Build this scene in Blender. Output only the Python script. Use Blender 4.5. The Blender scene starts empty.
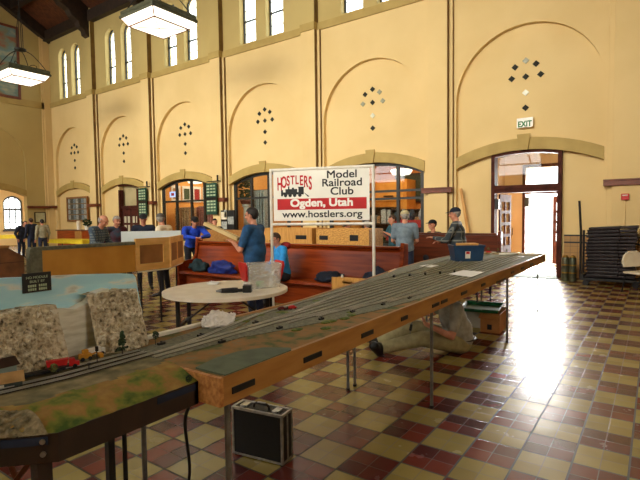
import bpy, bmesh, math, random
from mathutils import Vector, Matrix, noise
random.seed(7)
R = math.radians
SC = bpy.context.scene
COL = SC.collection

# ------------------------------------------------------------------ camera
cam = bpy.data.cameras.new('camera'); cam.sensor_width = 36; cam.lens = 36*475.0/640; cam.clip_end = 200; cam.clip_start = .05
co = bpy.data.objects.new('camera', cam); COL.objects.link(co)
yaw, pitch, roll = 0.61552, -0.050466, -0.013054
fw = Vector((-math.sin(yaw)*math.cos(pitch), math.cos(yaw)*math.cos(pitch), math.sin(pitch)))
r0 = Vector((math.cos(yaw), math.sin(yaw), 0)); u0 = r0.cross(fw)
rt = r0*math.cos(roll)+u0*math.sin(roll); up = rt.cross(fw)
co.matrix_world = Matrix(((rt.x, up.x, -fw.x, 0), (rt.y, up.y, -fw.y, 0), (rt.z, up.z, -fw.z, 1.6), (0, 0, 0, 1)))
SC.camera = co

# ------------------------------------------------------------------ world, light, exposure
w = bpy.data.worlds.new('sky'); SC.world = w; w.use_nodes = True
bg = w.node_tree.nodes['Background']; bg.inputs[0].default_value = (1.0, .98, .95, 1); bg.inputs[1].default_value = 7.5
def area(name, loc, target, sx, sy, power, color=(1, .93, .8), spread=180):
    l = bpy.data.lights.new(name, 'AREA'); l.shape = 'RECTANGLE'; l.size = sx; l.size_y = sy; l.energy = power; l.color = color; l.spread = R(spread)
    o = bpy.data.objects.new(name, l); COL.objects.link(o); o.location = loc
    o.rotation_euler = (Vector(target)-Vector(loc)).to_track_quat('-Z', 'Z').to_euler()
    return o
# daylight that falls in through the clerestory and the arched windows of the street side
area('daylight_street_windows', (-12.0, -4.0, 8.6), (-12.5, 12.9, 4.2), 24, 3.0, 850, (1, .93, .76), 70)
area('fill_right_end', (3.6, 1.8, 2.6), (-4, 2.2, .7), 4.5, 2.2, 42, (1, .95, .84), 120)  # added fill at the closed right end, brightens surfaces that face right
area('daylight_entrance', (-2.7, 16.7, 1.4), (-2.45, 4, 0.2), 1.6, 2.4, 800, (1, .98, .95), 110)
area('shop_light', (-16.2, 15.2, 3.7), (-16.2, 15.2, 0), 3, 2.5, 170, (1, .86, .64))
area('shop_light', (-11.6, 15.2, 3.7), (-11.6, 15.2, 0), 3, 2.5, 110, (1, .86, .62))
area('shop_light', (-7.2, 15.2, 3.7), (-7.2, 15.2, 0), 3, 2.5, 120, (1, .84, .6))
area('side_room_light', (-30, 10.5, 4.2), (-30, 10.5, 0), 3, 3, 70, (1, .95, .78))
vs = SC.view_settings; vs.view_transform = 'Standard'; vs.look = 'None'; vs.gamma = 1; vs.exposure = 0.0; vs.use_curve_mapping = False

# ------------------------------------------------------------------ materials
def lin(c):
    f = lambda v: (v/12.92 if v <= .04045 else ((v+.055)/1.055)**2.4)
    return tuple(f(x/255) for x in c)+(1,)
MATS = {}
def mat(name, c1, c2=None, scale=8, rough=.6, metal=0, bump=0, spec=.5, stretch=(1, 1, 1), detail=4, emit=None, estr=0):
    if name in MATS: return MATS[name]
    m = bpy.data.materials.new(name); m.use_nodes = True; nt = m.node_tree; N = nt.nodes; L = nt.links
    b = N['Principled BSDF']; b.inputs['Roughness'].default_value = rough; b.inputs['Metallic'].default_value = metal
    b.inputs['Specular IOR Level'].default_value = spec
    if c2 is None: c2 = tuple(min(255, v*.86) for v in c1)
    tc = N.new('ShaderNodeTexCoord'); mp = N.new('ShaderNodeMapping'); mp.inputs['Scale'].default_value = stretch
    nz = N.new('ShaderNodeTexNoise'); nz.inputs['Scale'].default_value = scale; nz.inputs['Detail'].default_value = detail
    rp = N.new('ShaderNodeValToRGB'); rp.color_ramp.elements[0].color = lin(c2); rp.color_ramp.elements[1].color = lin(c1)
    rp.color_ramp.elements[0].position = .35; rp.color_ramp.elements[1].position = .62
    L.new(tc.outputs['Object'], mp.inputs[0]); L.new(mp.outputs[0], nz.inputs['Vector']); L.new(nz.outputs[0], rp.inputs[0]); L.new(rp.outputs[0], b.inputs['Base Color'])
    if bump:
        bp = N.new('ShaderNodeBump'); bp.inputs['Strength'].default_value = bump; bp.inputs['Distance'].default_value = .02
        L.new(nz.outputs[0], bp.inputs['Height']); L.new(bp.outputs[0], b.inputs['Normal'])
    if emit:
        b.inputs['Emission Color'].default_value = lin(emit); b.inputs['Emission Strength'].default_value = estr
    MATS[name] = m
    return m
def glass(name, tint=(235, 240, 240), rough=.02):
    m = bpy.data.materials.new(name); m.use_nodes = True; nt = m.node_tree; N = nt.nodes; L = nt.links
    N.remove(N['Principled BSDF']); out = N['Material Output']
    t = N.new('ShaderNodeBsdfTransparent'); t.inputs[0].default_value = lin(tint)
    g = N.new('ShaderNodeBsdfGlossy'); g.inputs['Roughness'].default_value = rough
    f = N.new('ShaderNodeFresnel'); ge = N.new('ShaderNodeNewGeometry'); mr = N.new('ShaderNodeMapRange'); mr.inputs[3].default_value = 1.5; mr.inputs[4].default_value = 1/1.5   # same reflectance from both faces
    L.new(ge.outputs['Backfacing'], mr.inputs[0]); L.new(mr.outputs[0], f.inputs[0])
    mx = N.new('ShaderNodeMixShader'); L.new(f.outputs[0], mx.inputs[0]); L.new(t.outputs[0], mx.inputs[1]); L.new(g.outputs[0], mx.inputs[2]); L.new(mx.outputs[0], out.inputs[0])
    return m
def floor_mat():
    m = bpy.data.materials.new('quarry_tile'); m.use_nodes = True; nt = m.node_tree; N = nt.nodes; L = nt.links; b = N['Principled BSDF']
    def math_(op, a, c=None):
        n = N.new('ShaderNodeMath'); n.operation = op
        for i, v in enumerate((a, c)):
            if v is None: continue
            if isinstance(v, (int, float)): n.inputs[i].default_value = v
            else: L.new(v, n.inputs[i])
        return n.outputs[0]
    tc = N.new('ShaderNodeTexCoord'); sx = N.new('ShaderNodeSeparateXYZ')
    wob = N.new('ShaderNodeTexNoise'); wob.inputs['Scale'].default_value = 2.2
    L.new(tc.outputs['Object'], wob.inputs['Vector'])
    L.new(tc.outputs['Object'], sx.inputs[0])
    B = .3033
    u = math_('DIVIDE', math_('ADD', sx.outputs[0], 1.32), B); v = math_('DIVIDE', math_('SUBTRACT', sx.outputs[1], 2.74), B)
    fu, fv = math_('FLOOR', u), math_('FLOOR', v)
    par = math_('FLOORED_MODULO', math_('ADD', fu, fv), 2)
    su, sv = math_('FLOOR', math_('MULTIPLY', u, 2)), math_('FLOOR', math_('MULTIPLY', v, 2))
    cmb = N.new('ShaderNodeCombineXYZ'); L.new(su, cmb.inputs[0]); L.new(sv, cmb.inputs[1])
    wn = N.new('ShaderNodeTexWhiteNoise'); wn.noise_dimensions = '2D'; L.new(cmb.outputs[0], wn.inputs['Vector'])
    rd = N.new('ShaderNodeValToRGB'); e = rd.color_ramp.elements
    e[0].color = lin((84, 34, 32)); e[1].color = lin((136, 60, 44)); n_ = e.new(.5); n_.color = lin((106, 44, 38))
    rc = N.new('ShaderNodeValToRGB'); e = rc.color_ramp.elements
    e[0].color = lin((160, 142, 80)); e[1].color = lin((184, 166, 98))
    L.new(wn.outputs[0], rd.inputs[0]); L.new(wn.outputs[0], rc.inputs[0])
    mx = N.new('ShaderNodeMixRGB'); L.new(par, mx.inputs[0]); L.new(rd.outputs[0], mx.inputs[1]); L.new(rc.outputs[0], mx.inputs[2])
    nz = N.new('ShaderNodeTexNoise'); nz.inputs['Scale'].default_value = 5; nz.inputs['Detail'].default_value = 8; L.new(tc.outputs['Object'], nz.inputs['Vector'])
    m2 = N.new('ShaderNodeMixRGB'); m2.blend_type = 'MULTIPLY'; m2.inputs[0].default_value = .28
    r3 = N.new('ShaderNodeValToRGB'); r3.color_ramp.elements[0].position = .3; r3.color_ramp.elements[1].position = .7; r3.color_ramp.elements[0].color = (.62, .6, .56, 1)
    L.new(nz.outputs[0], r3.inputs[0]); L.new(mx.outputs[0], m2.inputs[1]); L.new(r3.outputs[0], m2.inputs[2])
    def line(val, mult, wd):
        f = math_('FRACT', math_('MULTIPLY', val, mult)); a = math_('ABSOLUTE', math_('SUBTRACT', f, .5))
        return math_('GREATER_THAN', a, .5-wd*mult)
    g1 = math_('MAXIMUM', line(u, 1, .021), line(v, 1, .021)); g2 = math_('MAXIMUM', line(u, 2, .009), line(v, 2, .009))
    gr = math_('MAXIMUM', g1, math_('MULTIPLY', g2, .55))
    m3 = N.new('ShaderNodeMixRGB'); m3.inputs[2].default_value = lin((62, 54, 38)); L.new(gr, m3.inputs[0]); L.new(m2.outputs[0], m3.inputs[1])
    L.new(m3.outputs[0], b.inputs['Base Color'])
    b.inputs['Roughness'].default_value = .27
    rr = N.new('ShaderNodeMapRange'); L.new(nz.outputs[0], rr.inputs[0]); rr.inputs[3].default_value = .2; rr.inputs[4].default_value = .31
    rg = math_('ADD', rr.outputs[0], math_('MULTIPLY', gr, .3)); L.new(rg, b.inputs['Roughness'])
    hh = math_('SUBTRACT', math_('ADD', math_('MULTIPLY', wn.outputs[0], .25), math_('MULTIPLY', wob.outputs[0], .8)), math_('MULTIPLY', gr, .6))
    bp = N.new('ShaderNodeBump'); bp.inputs['Strength'].default_value = .22; bp.inputs['Distance'].default_value = .012
    L.new(hh, bp.inputs['Height']); L.new(bp.outputs[0], b.inputs['Normal'])
    return m
def stripe_mat(name, c1, c2, scale, axis='X', width=.1, rough=.6, noise_=.3, dist=0):
    """planks, slats, ties or siding: thin lines of c2 on c1, every 1/scale metres along one axis"""
    m = bpy.data.materials.new(name); m.use_nodes = True; nt = m.node_tree; N = nt.nodes; L = nt.links; b = N['Principled BSDF']; b.inputs['Roughness'].default_value = rough
    tc = N.new('ShaderNodeTexCoord'); sx = N.new('ShaderNodeSeparateXYZ'); L.new(tc.outputs['Object'], sx.inputs[0])
    mu = N.new('ShaderNodeMath'); mu.operation = 'MULTIPLY'; mu.inputs[1].default_value = scale; L.new(sx.outputs['XYZ'.index(axis)], mu.inputs[0])
    fr = N.new('ShaderNodeMath'); fr.operation = 'FRACT'; L.new(mu.outputs[0], fr.inputs[0])
    lt = N.new('ShaderNodeMath'); lt.operation = 'LESS_THAN'; lt.inputs[1].default_value = width; L.new(fr.outputs[0], lt.inputs[0])
    nz = N.new('ShaderNodeTexNoise'); nz.inputs['Scale'].default_value = 6; nz.inputs['Detail'].default_value = 5; L.new(tc.outputs['Object'], nz.inputs['Vector'])
    rp = N.new('ShaderNodeValToRGB'); rp.color_ramp.elements[0].color = lin(tuple(v*(1-noise_) for v in c1)); rp.color_ramp.elements[1].color = lin(c1)
    rp.color_ramp.elements[0].position = .35; rp.color_ramp.elements[1].position = .65; L.new(nz.outputs[0], rp.inputs[0])
    mx = N.new('ShaderNodeMixRGB'); mx.inputs[2].default_value = lin(c2); L.new(lt.outputs[0], mx.inputs[0]); L.new(rp.outputs[0], mx.inputs[1]); L.new(mx.outputs[0], b.inputs['Base Color'])
    return m
def ramp_mat(name, stops, scale=6, rough=.9, detail=6, bump=.0, stretch=(1, 1, 1)):
    m = mat(name, stops[-1][1], stops[0][1], scale, rough, bump=bump, detail=detail, stretch=stretch)
    cr = next(n for n in m.node_tree.nodes if n.type == 'VALTORGB').color_ramp
    cr.elements[0].position, cr.elements[0].color = stops[0][0], lin(stops[0][1])
    cr.elements[1].position, cr.elements[1].color = stops[-1][0], lin(stops[-1][1])
    for p_, c in stops[1:-1]: cr.elements.new(p_).color = lin(c)
    return m
def grid_mat(name, tile, grout, su, sv, axes=(0, 2), wd=.06, rough=.4):
    m = bpy.data.materials.new(name); m.use_nodes = True; nt = m.node_tree; N = nt.nodes; L = nt.links; b = N['Principled BSDF']; b.inputs['Roughness'].default_value = rough
    tc = N.new('ShaderNodeTexCoord'); sx = N.new('ShaderNodeSeparateXYZ'); L.new(tc.outputs['Object'], sx.inputs[0]); outs = []
    for a, s in zip(axes, (su, sv)):
        d = N.new('ShaderNodeMath'); d.operation = 'DIVIDE'; d.inputs[1].default_value = s; L.new(sx.outputs[a], d.inputs[0])
        f = N.new('ShaderNodeMath'); f.operation = 'FRACT'; L.new(d.outputs[0], f.inputs[0])
        l = N.new('ShaderNodeMath'); l.operation = 'LESS_THAN'; l.inputs[1].default_value = wd; L.new(f.outputs[0], l.inputs[0]); outs.append(l.outputs[0])
    mm = N.new('ShaderNodeMath'); mm.operation = 'MAXIMUM'; L.new(outs[0], mm.inputs[0]); L.new(outs[1], mm.inputs[1])
    nz = N.new('ShaderNodeTexNoise'); nz.inputs['Scale'].default_value = 5; L.new(tc.outputs['Object'], nz.inputs['Vector'])
    rp = N.new('ShaderNodeValToRGB'); rp.color_ramp.elements[0].color = lin(tuple(v*.85 for v in tile)); rp.color_ramp.elements[1].color = lin(tile); L.new(nz.outputs[0], rp.inputs[0])
    mx = N.new('ShaderNodeMixRGB'); mx.inputs[2].default_value = lin(grout); L.new(mm.outputs[0], mx.inputs[0]); L.new(rp.outputs[0], mx.inputs[1]); L.new(mx.outputs[0], b.inputs['Base Color'])
    return m

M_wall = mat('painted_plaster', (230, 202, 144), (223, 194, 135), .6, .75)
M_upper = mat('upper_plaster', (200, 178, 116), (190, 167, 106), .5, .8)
M_hood = mat('ochre_trim', (186, 160, 94), (174, 148, 84), 2, .7)
M_flank = mat('brown_flank_strip', (128, 98, 46), (112, 84, 38), 3, .7)
M_rail = mat('redwood_rail', (124, 62, 36), (100, 46, 28), 5, .4)
M_dark = mat('dark_timber', (52, 36, 26), (34, 24, 18), 5, .6)
M_ceil = stripe_mat('ceiling_planks', (112, 62, 36), (40, 24, 16), 6, 'X', .08)
M_frame = mat('dark_window_frame', (34, 38, 34), (26, 30, 28), 8, .4)
M_doorw = mat('dark_red_door_wood', (84, 42, 32), (62, 30, 24), 6, .7, spec=.15)
M_glass = glass('window_glass'); M_floor = floor_mat()
M_wains = grid_mat('tan_wall_tile', (186, 140, 80), (120, 100, 70), .155, .155)
M_black = mat('black_paint', (22, 22, 24), (14, 14, 16), 10, .4)
M_bench = mat('varnished_bench_wood', (160, 68, 22), (126, 46, 12), 3, .3, spec=.25, stretch=(.5, 3, 6))
M_bench2 = mat('dark_bench_wood', (104, 48, 26), (78, 34, 18), 3, .3, stretch=(.5, 3, 6))
M_ply = mat('plywood', (214, 160, 84), (192, 134, 62), 4, .5, stretch=(6, .8, .8))
M_osb = mat('strand_board', (222, 170, 88), (180, 122, 52), 22, .55, stretch=(1, 1, 2.2))
M_orange = mat('orange_board', (212, 152, 58), (198, 136, 46), 3, .5)
M_fascia = mat('fascia_wood', (172, 122, 60), (154, 102, 46), 5, .5, stretch=(3, .6, 4))
M_greycap = mat('grey_carpet_edge', (118, 118, 96), (98, 98, 80), 20, .9)
M_steel = mat('galvanised_conduit', (140, 140, 138), (110, 110, 110), 12, .35, .8)
M_alu = mat('brushed_aluminium', (196, 196, 192), (160, 160, 158), 20, .3, .9)
M_blk = mat('black_plastic', (20, 20, 22), (13, 13, 15), 20, .45)
M_white = mat('white_plastic', (236, 232, 220), (222, 218, 204), 10, .4)
M_paper = mat('white_paper', (244, 242, 236), (232, 230, 224), 6, .7)
M_cream = mat('cream_table_top', (238, 228, 206), (228, 216, 192), 6, .4)
M_red = mat('red_plastic', (206, 34, 34), (180, 24, 26), 8, .4)
M_skin = mat('skin', (214, 150, 120), (198, 132, 104), 12, .55)
M_brownfr = mat('dark_brown_frame', (52, 34, 22), (40, 26, 16), 6, .5, stretch=(2, 2, .5))
M_rock = ramp_mat('plaster_rock', [(.3, (84, 76, 60)), (.41, (176, 162, 134)), (.53, (204, 192, 164)), (.7, (226, 216, 192))], 46, .95, 10, .8)
M_rock2 = ramp_mat('dark_rock_outcrop', [(.3, (52, 50, 36)), (.5, (128, 116, 84)), (.7, (166, 150, 116))], 34, .95, 8, .6)
M_chalk = ramp_mat('quarry_face', [(.3, (206, 200, 178)), (.5, (226, 222, 204)), (.7, (238, 234, 220))], 10, .95, 6, .1, (1, 1, 5))
M_turf = ramp_mat('scenic_turf', [(.34, (62, 84, 24)), (.46, (116, 118, 40)), (.54, (146, 110, 54)), (.7, (164, 136, 66))], 11, .95, 6, .3)
M_sand = ramp_mat('scenic_sand', [(.35, (98, 92, 62)), (.55, (130, 118, 80)), (.7, (150, 136, 98))], 14, .95, 6, .2)
M_ballast = ramp_mat('grey_ballast', [(.35, (98, 98, 80)), (.55, (124, 122, 100)), (.7, (140, 136, 112))], 60, .95, 4, .2)
M_yardbase = ramp_mat('orange_ground', [(.36, (84, 92, 44)), (.45, (128, 104, 58)), (.6, (150, 108, 56)), (.7, (132, 114, 74))], 11, .95, 6, .1)
M_ties = stripe_mat('track_ties', (122, 120, 100), (100, 96, 80), 90, 'Y', .5, .9)
M_railm = mat('nickel_rail', (206, 204, 190), (180, 178, 164), 10, .3, .5)
M_green = mat('dark_green_sign', (28, 76, 60), (22, 64, 50), 6, .5)
M_letters = mat('pale_lettering', (188, 204, 170), (170, 188, 154), 20, .6)
M_jean = mat('denim', (44, 56, 84), (34, 44, 68), 20, .85)
M_khaki = mat('khaki_cloth', (168, 158, 114), (146, 136, 96), 14, .9)
M_darkpant = mat('dark_trousers', (34, 36, 46), (26, 28, 36), 14, .9)
M_shoe = mat('black_leather', (26, 24, 22), (18, 16, 15), 14, .5)
M_eye = mat('eye', (30, 24, 20), (20, 16, 14), 10, .2)
M_lip = mat('lips', (176, 96, 84), (160, 84, 74), 10, .5)

# ------------------------------------------------------------------ mesh helpers
def obj(name, bm, m, parent=None, smooth=False, bevel=0):
    me = bpy.data.meshes.new(name)
    bmesh.ops.recalc_face_normals(bm, faces=bm.faces)
    bm.to_mesh(me); bm.free()
    for mm in (m if isinstance(m, (list, tuple)) else [m]): me.materials.append(mm)
    if smooth:
        for p in me.polygons: p.use_smooth = True
    o = bpy.data.objects.new(name, me); COL.objects.link(o)
    if parent: o.parent = parent
    if bevel:
        b = o.modifiers.new('bevel', 'BEVEL'); b.width = bevel; b.segments = 2; b.limit_method = 'ANGLE'
    return o
def NB(): return bmesh.new()
def box(bm, x0, x1, y0, y1, z0, z1, mi=0):
    vs_ = [bm.verts.new((x, y, z)) for z in (z0, z1) for y in (y0, y1) for x in (x0, x1)]
    for f in ((0, 1, 3, 2), (4, 6, 7, 5), (0, 4, 5, 1), (2, 3, 7, 6), (0, 2, 6, 4), (1, 5, 7, 3)):
        bm.faces.new([vs_[i] for i in f]).material_index = mi
    return bm
def boxm(bm, sx, sy, sz, M):
    """box of a size centred on the origin of a matrix"""
    n0 = len(bm.verts); box(bm, -sx/2, sx/2, -sy/2, sy/2, -sz/2, sz/2); bm.verts.ensure_lookup_table()
    for v in bm.verts[n0:]: v.co = M @ v.co
    return bm
def cyl(bm, a, b, ra, rb=None, n=12, cap=True):
    a, b = Vector(a), Vector(b); rb = ra if rb is None else rb; d = (b-a).normalized()
    q = d.to_track_quat('Z', 'Y'); rings = []
    for c, r in ((a, ra), (b, rb)):
        rings.append([bm.verts.new(c+q @ Vector((r*math.cos(t), r*math.sin(t), 0))) for t in (2*math.pi*i/n for i in range(n))])
    for i in range(n): bm.faces.new((rings[0][i], rings[0][(i+1) % n], rings[1][(i+1) % n], rings[1][i]))
    if cap: bm.faces.new(rings[0][::-1]); bm.faces.new(rings[1])
    return bm
def tube(bm, pts, r, n=8):
    pts = [Vector(p) for p in pts]; prev = None
    for i, p in enumerate(pts):
        d = (pts[min(i+1, len(pts)-1)]-pts[max(i-1, 0)]).normalized(); q = d.to_track_quat('Z', 'Y')
        ring = [bm.verts.new(p+q @ Vector((r*math.cos(t), r*math.sin(t), 0))) for t in (2*math.pi*k/n for k in range(n))]
        if prev:
            off = min(range(n), key=lambda s: sum((prev[k].co-ring[(k+s) % n].co).length for k in range(n)))
            ring = ring[off:]+ring[:off]
            for k in range(n): bm.faces.new((prev[k], prev[(k+1) % n], ring[(k+1) % n], ring[k]))
        else: bm.faces.new(ring[::-1])
        prev = ring
    bm.faces.new(prev); return bm
def lathe(bm, prof, c=(0, 0, 0), n=20):
    c = Vector(c); rings = []
    for r, z in prof: rings.append([bm.verts.new(c+Vector((max(r, 1e-4)*math.cos(t), max(r, 1e-4)*math.sin(t), z))) for t in (2*math.pi*i/n for i in range(n))])
    for a, b in zip(rings, rings[1:]):
        for i in range(n): bm.faces.new((a[i], a[(i+1) % n], b[(i+1) % n], b[i]))
    bm.faces.new(rings[0][::-1]); bm.faces.new(rings[-1]); return bm
def ell(bm, c, rad, M=None, sub=3):
    T = Matrix.Translation(Vector(c)) @ ((M or Matrix.Identity(3)).to_4x4()) @ Matrix.Diagonal((rad[0], rad[1], rad[2], 1))
    bmesh.ops.create_icosphere(bm, subdivisions=sub, radius=1, matrix=T); return bm
def capsule(bm, a, b, ra, rb):
    a, b = Vector(a), Vector(b); ell(bm, a, (ra,)*3, sub=2); ell(bm, b, (rb,)*3, sub=2)
    if (b-a).length > 1e-4: cyl(bm, a, b, ra, rb, 14)
    return bm
def prism(bm, pts, f, d0, d1, mi=0):
    """closed outline of 2D points, extruded between f(u,v,d0) and f(u,v,d1)"""
    a = [bm.verts.new(f(u, v, d0)) for u, v in pts]; b = [bm.verts.new(f(u, v, d1)) for u, v in pts]; n = len(pts)
    fs = [bm.faces.new(a), bm.faces.new(b[::-1])]+[bm.faces.new((a[i], b[i], b[(i+1) % n], a[(i+1) % n])) for i in range(n)]
    for q in fs: q.material_index = mi
    return bm
XZ = lambda u, v, d: (u, d, v)
YZ = lambda u, v, d: (d, u, v)
XY = lambda u, v, d: (u, v, d)
def plate(bm, outer, holes, f, d0, d1):
    """wall slab with openings"""
    edges = []; loops = []
    for lp in [outer]+holes:
        vs_ = [bm.verts.new(f(u, v, d0)) for u, v in lp]; loops.append(vs_)
        for i in range(len(vs_)): edges.append(bm.edges.new((vs_[i], vs_[(i+1) % len(vs_)])))
    r = bmesh.ops.triangle_fill(bm, use_beauty=True, use_dissolve=False, edges=edges)
    fs = [g for g in r['geom'] if isinstance(g, bmesh.types.BMFace)]
    dv = Vector(f(0, 0, d1))-Vector(f(0, 0, d0)); mp = {}
    for lp in loops:
        for v in lp: mp[v] = bm.verts.new(v.co+dv)
    for q in fs: bm.faces.new([mp[v] for v in q.verts][::-1])
    for lp in loops:
        n = len(lp)
        for i in range(n): bm.faces.new((lp[i], lp[(i+1) % n], mp[lp[(i+1) % n]], mp[lp[i]]))
    return bm
def arch(c, hw, z0, zs, n=24):
    return [(c-hw, z0), (c+hw, z0)]+[(c+hw*math.cos(t), zs+hw*math.sin(t)) for t in (math.pi*i/n for i in range(n+1))]
def segarc(c, hw, z_end, sag, n=14, l=None, r=None):
    """points of a flat arc from right to left; l, r clip it"""
    rad = (hw*hw+sag*sag)/(2*sag); zc = z_end+sag-rad; l = c-hw if l is None else l; r = c+hw if r is None else r
    return [(x, zc+math.sqrt(rad*rad-(x-c)**2)) for x in (r+(l-r)*i/n for i in range(n+1))]
def seg(c, hw, z0, z_end, sag, l=None, r=None):
    a = segarc(c, hw, z_end, sag, l=l, r=r); return [(a[-1][0], z0), (a[0][0], z0)]+a
def tag(o, label=None, cat=None, group=None, kind=None):
    if label: o['label'] = label
    if cat: o['category'] = cat
    if group: o['group'] = group
    if kind: o['kind'] = kind
    return o
def struct(o): o['kind'] = 'structure'; return o
def thing(name, label, cat, loc=(0, 0, 0), rz=0, group=None):
    o = bpy.data.objects.new(name, None); o.empty_display_size = .1; COL.objects.link(o); o.location = loc; o.rotation_euler = (0, 0, rz)
    return tag(o, label, cat, group)
def dup(root, loc, rz=0, label=None, group=None):
    r = root.copy(); COL.objects.link(r); r.location = loc; r.rotation_euler = (0, 0, rz)
    if label: r['label'] = label
    if group: r['group'] = group
    for ch in root.children:
        c = ch.copy(); COL.objects.link(c); c.parent = r
        for g in ch.children:
            d = g.copy(); COL.objects.link(d); d.parent = c
    return r
def text(name, body, size, M, m, parent, ext=.002, align='CENTER', xs=1.0, bold=0):
    cu = bpy.data.curves.new('t', 'FONT'); cu.body = body; cu.size = size; cu.extrude = ext; cu.align_x = align
    t = bpy.data.objects.new('t', cu); COL.objects.link(t)
    dg = bpy.context.evaluated_depsgraph_get(); me = bpy.data.meshes.new_from_object(t.evaluated_get(dg)); bpy.data.objects.remove(t)
    me.name = name; me.transform(Matrix.Diagonal((xs, 1, 1, 1)))
    if bold:
        bm = NB()
        for k_, (dx, dy) in enumerate(((-bold, -bold), (bold, -bold), (bold, bold), (-bold, bold))): n0 = len(bm.verts); bm.from_mesh(me); bm.verts.ensure_lookup_table(); bmesh.ops.translate(bm, verts=bm.verts[n0:], vec=(dx, dy, .0004*k_))
        bm.to_mesh(me); bm.free()
    me.transform(M); me.materials.clear(); me.materials.append(m)
    o = bpy.data.objects.new(name, me); COL.objects.link(o); o.parent = parent
    return o
def baked(name, bm, m, parent, voxel, smooth_it=4):
    """voxel-remeshes overlapping pieces into one continuous surface"""
    me = bpy.data.meshes.new('tmp'); bm.to_mesh(me); bm.free(); o = bpy.data.objects.new('tmp', me); COL.objects.link(o)
    rm = o.modifiers.new('r', 'REMESH'); rm.mode = 'VOXEL'; rm.voxel_size = voxel; rm.use_smooth_shade = True
    if smooth_it: sm = o.modifiers.new('s', 'SMOOTH'); sm.iterations = smooth_it; sm.factor = .5
    dg = bpy.context.evaluated_depsgraph_get(); me2 = bpy.data.meshes.new_from_object(o.evaluated_get(dg)); bpy.data.objects.remove(o)
    me2.name = name; me2.materials.clear(); me2.materials.append(m)
    for p in me2.polygons: p.use_smooth = True
    q = bpy.data.objects.new(name, me2); COL.objects.link(q)
    if parent: q.parent = parent
    return q

# ================================================================== the hall
BX = [1.65, -2.76, -7.17, -11.58, -15.99, -20.40, -24.81]          # bay centres along the hall
RD = .14
XL, XR, YF, YN = -26.9, 3.75, 12.9, -4.5
struct(obj('floor', box(NB(), -34.5, XR+.3, YN-.3, 22, -.2, 0), M_floor))
OPEN = {1: (-3.57, -1.89), 2: (-8.83, -5.51), 3: (-13.24, -9.92), 4: (-17.65, -14.33), 5: (-20.87, -19.33)}
# face layer (with arched recesses) and backing layer (with doors and shop windows)
hi = []
for c in BX:
    for s in (-1, 1): hi.append(arch(c+s*.635, .395, 7.92, 10.1, 12))
rec = [arch(c, 1.75, 0.001, 4.6) for c in BX]
outer = [(XL-.3, 0), (XR+.3, 0), (XR+.3, 11.75), (XL-.3, 11.75)]
outer_z = [(x, max(z, -.0)) for x, z in outer]
up_out = [(XL-.3, 7.8), (XR+.3, 7.8), (XR+.3, 11.75), (XL-.3, 11.75)]
lo_out = [(XL-.3, 0)]
for c in BX[::-1]:
    a = arch(c, 1.75, 0, 4.6); lo_out += [a[0]]+a[2:][::-1]+[a[1]]
lo_out += [(XR+.3, 0), (XR+.3, 7.8), (XL-.3, 7.8)]
bm = NB(); prism(bm, lo_out, XZ, YF, YF+RD); wf = struct(obj('wall_far', bm, M_wall))
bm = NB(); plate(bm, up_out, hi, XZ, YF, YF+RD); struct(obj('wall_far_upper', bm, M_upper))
bm = NB(); back_holes = []
for k, (l, r) in OPEN.items():
    c = BX[k]; z0 = 0.0 if k in (1, 5) else .62
    back_holes.append(seg(c, 1.75, z0+.001, 2.84, .38, l, r))
plate(bm, [(XL-.3, -.0), (XR+.3, 0), (XR+.3, 7.8), (XL-.3, 7.8)], back_holes, XZ, YF+RD, YF+.35); struct(obj('wall_far_backing', bm, M_wall))
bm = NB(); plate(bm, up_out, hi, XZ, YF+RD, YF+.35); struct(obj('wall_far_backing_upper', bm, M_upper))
# string course, pilasters, hoods, rails, vents
bm = NB(); box(bm, XL, XR, YF-.05, YF, 7.62, 7.86)
for i, c in enumerate(BX): box(bm, c+2.205-.29, c+2.205+.29, YF-.24, YF-.05, 7.62, 7.86)
struct(obj('trim_1', bm, M_hood))
n_trim = 2
for c in BX[1:]:
    x = c+2.205; bm = NB(); box(bm, x-.38, x+.38, YF-.08, YF, 0, 7.62); box(bm, x-.27, x+.27, YF-.2, YF-.08, 0, 7.62); struct(obj('trim_%d' % n_trim, bm, M_wall, bevel=.006)); n_trim += 1
    struct(obj('trim_%d' % n_trim, box(NB(), x-.27, x+.27, YF-.2, YF, 7.86, 11.7), M_upper, bevel=.006)); n_trim += 1
    bm = NB(); box(bm, x+.27, x+.288, YF-.2, YF, 0, 11.6); box(bm, x+.38, x+.392, YF-.08, YF, 0, 7.62)     # narrow dark brown strips on the right flank
    struct(obj('trim_%d' % n_trim, bm, M_flank)); n_trim += 1
for k, c in enumerate(BX[1:], 1):
    top = segarc(c, 1.75, 3.13, .38); bot = segarc(c, 1.75, 2.83, .38)
    bm = NB(); prism(bm, top+bot[::-1], XZ, YF-.03, YF+RD)
    prism(bm, [(c-.11, 3.2), (c+.11, 3.2), (c+.16, 3.6), (c-.16, 3.6)], XZ, YF-.07, YF-.03)
    struct(obj('trim_%d' % n_trim, bm, M_hood, bevel=.008)); n_trim += 1
def rail(x0, x1):
    global n_trim
    bm = NB(); box(bm, x0, x1, YF-.26, YF+.0, 2.2, 2.31); box(bm, x0, x1, YF-.29, YF, 2.31, 2.345)
    struct(obj('trim_%d' % n_trim, bm, M_rail, bevel=.006)); n_trim += 1
for a, b in ((-1.0, XR), (-5.42, -4.56), (-9.83, -8.97), (-14.24, -13.38), (-18.6, -17.79), (-23.06, -22.2), (-26.9, -26.55)): rail(a, b)
vent_rel = [(.0, 5.46, 0), (-.26, 5.34, 0), (.24, 5.34, 0), (-.34, 5.06, 0), (0, 5.06, 0), (.35, 5.06, 0), (0, 4.66, 0), (0, 4.28, 0)]
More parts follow.
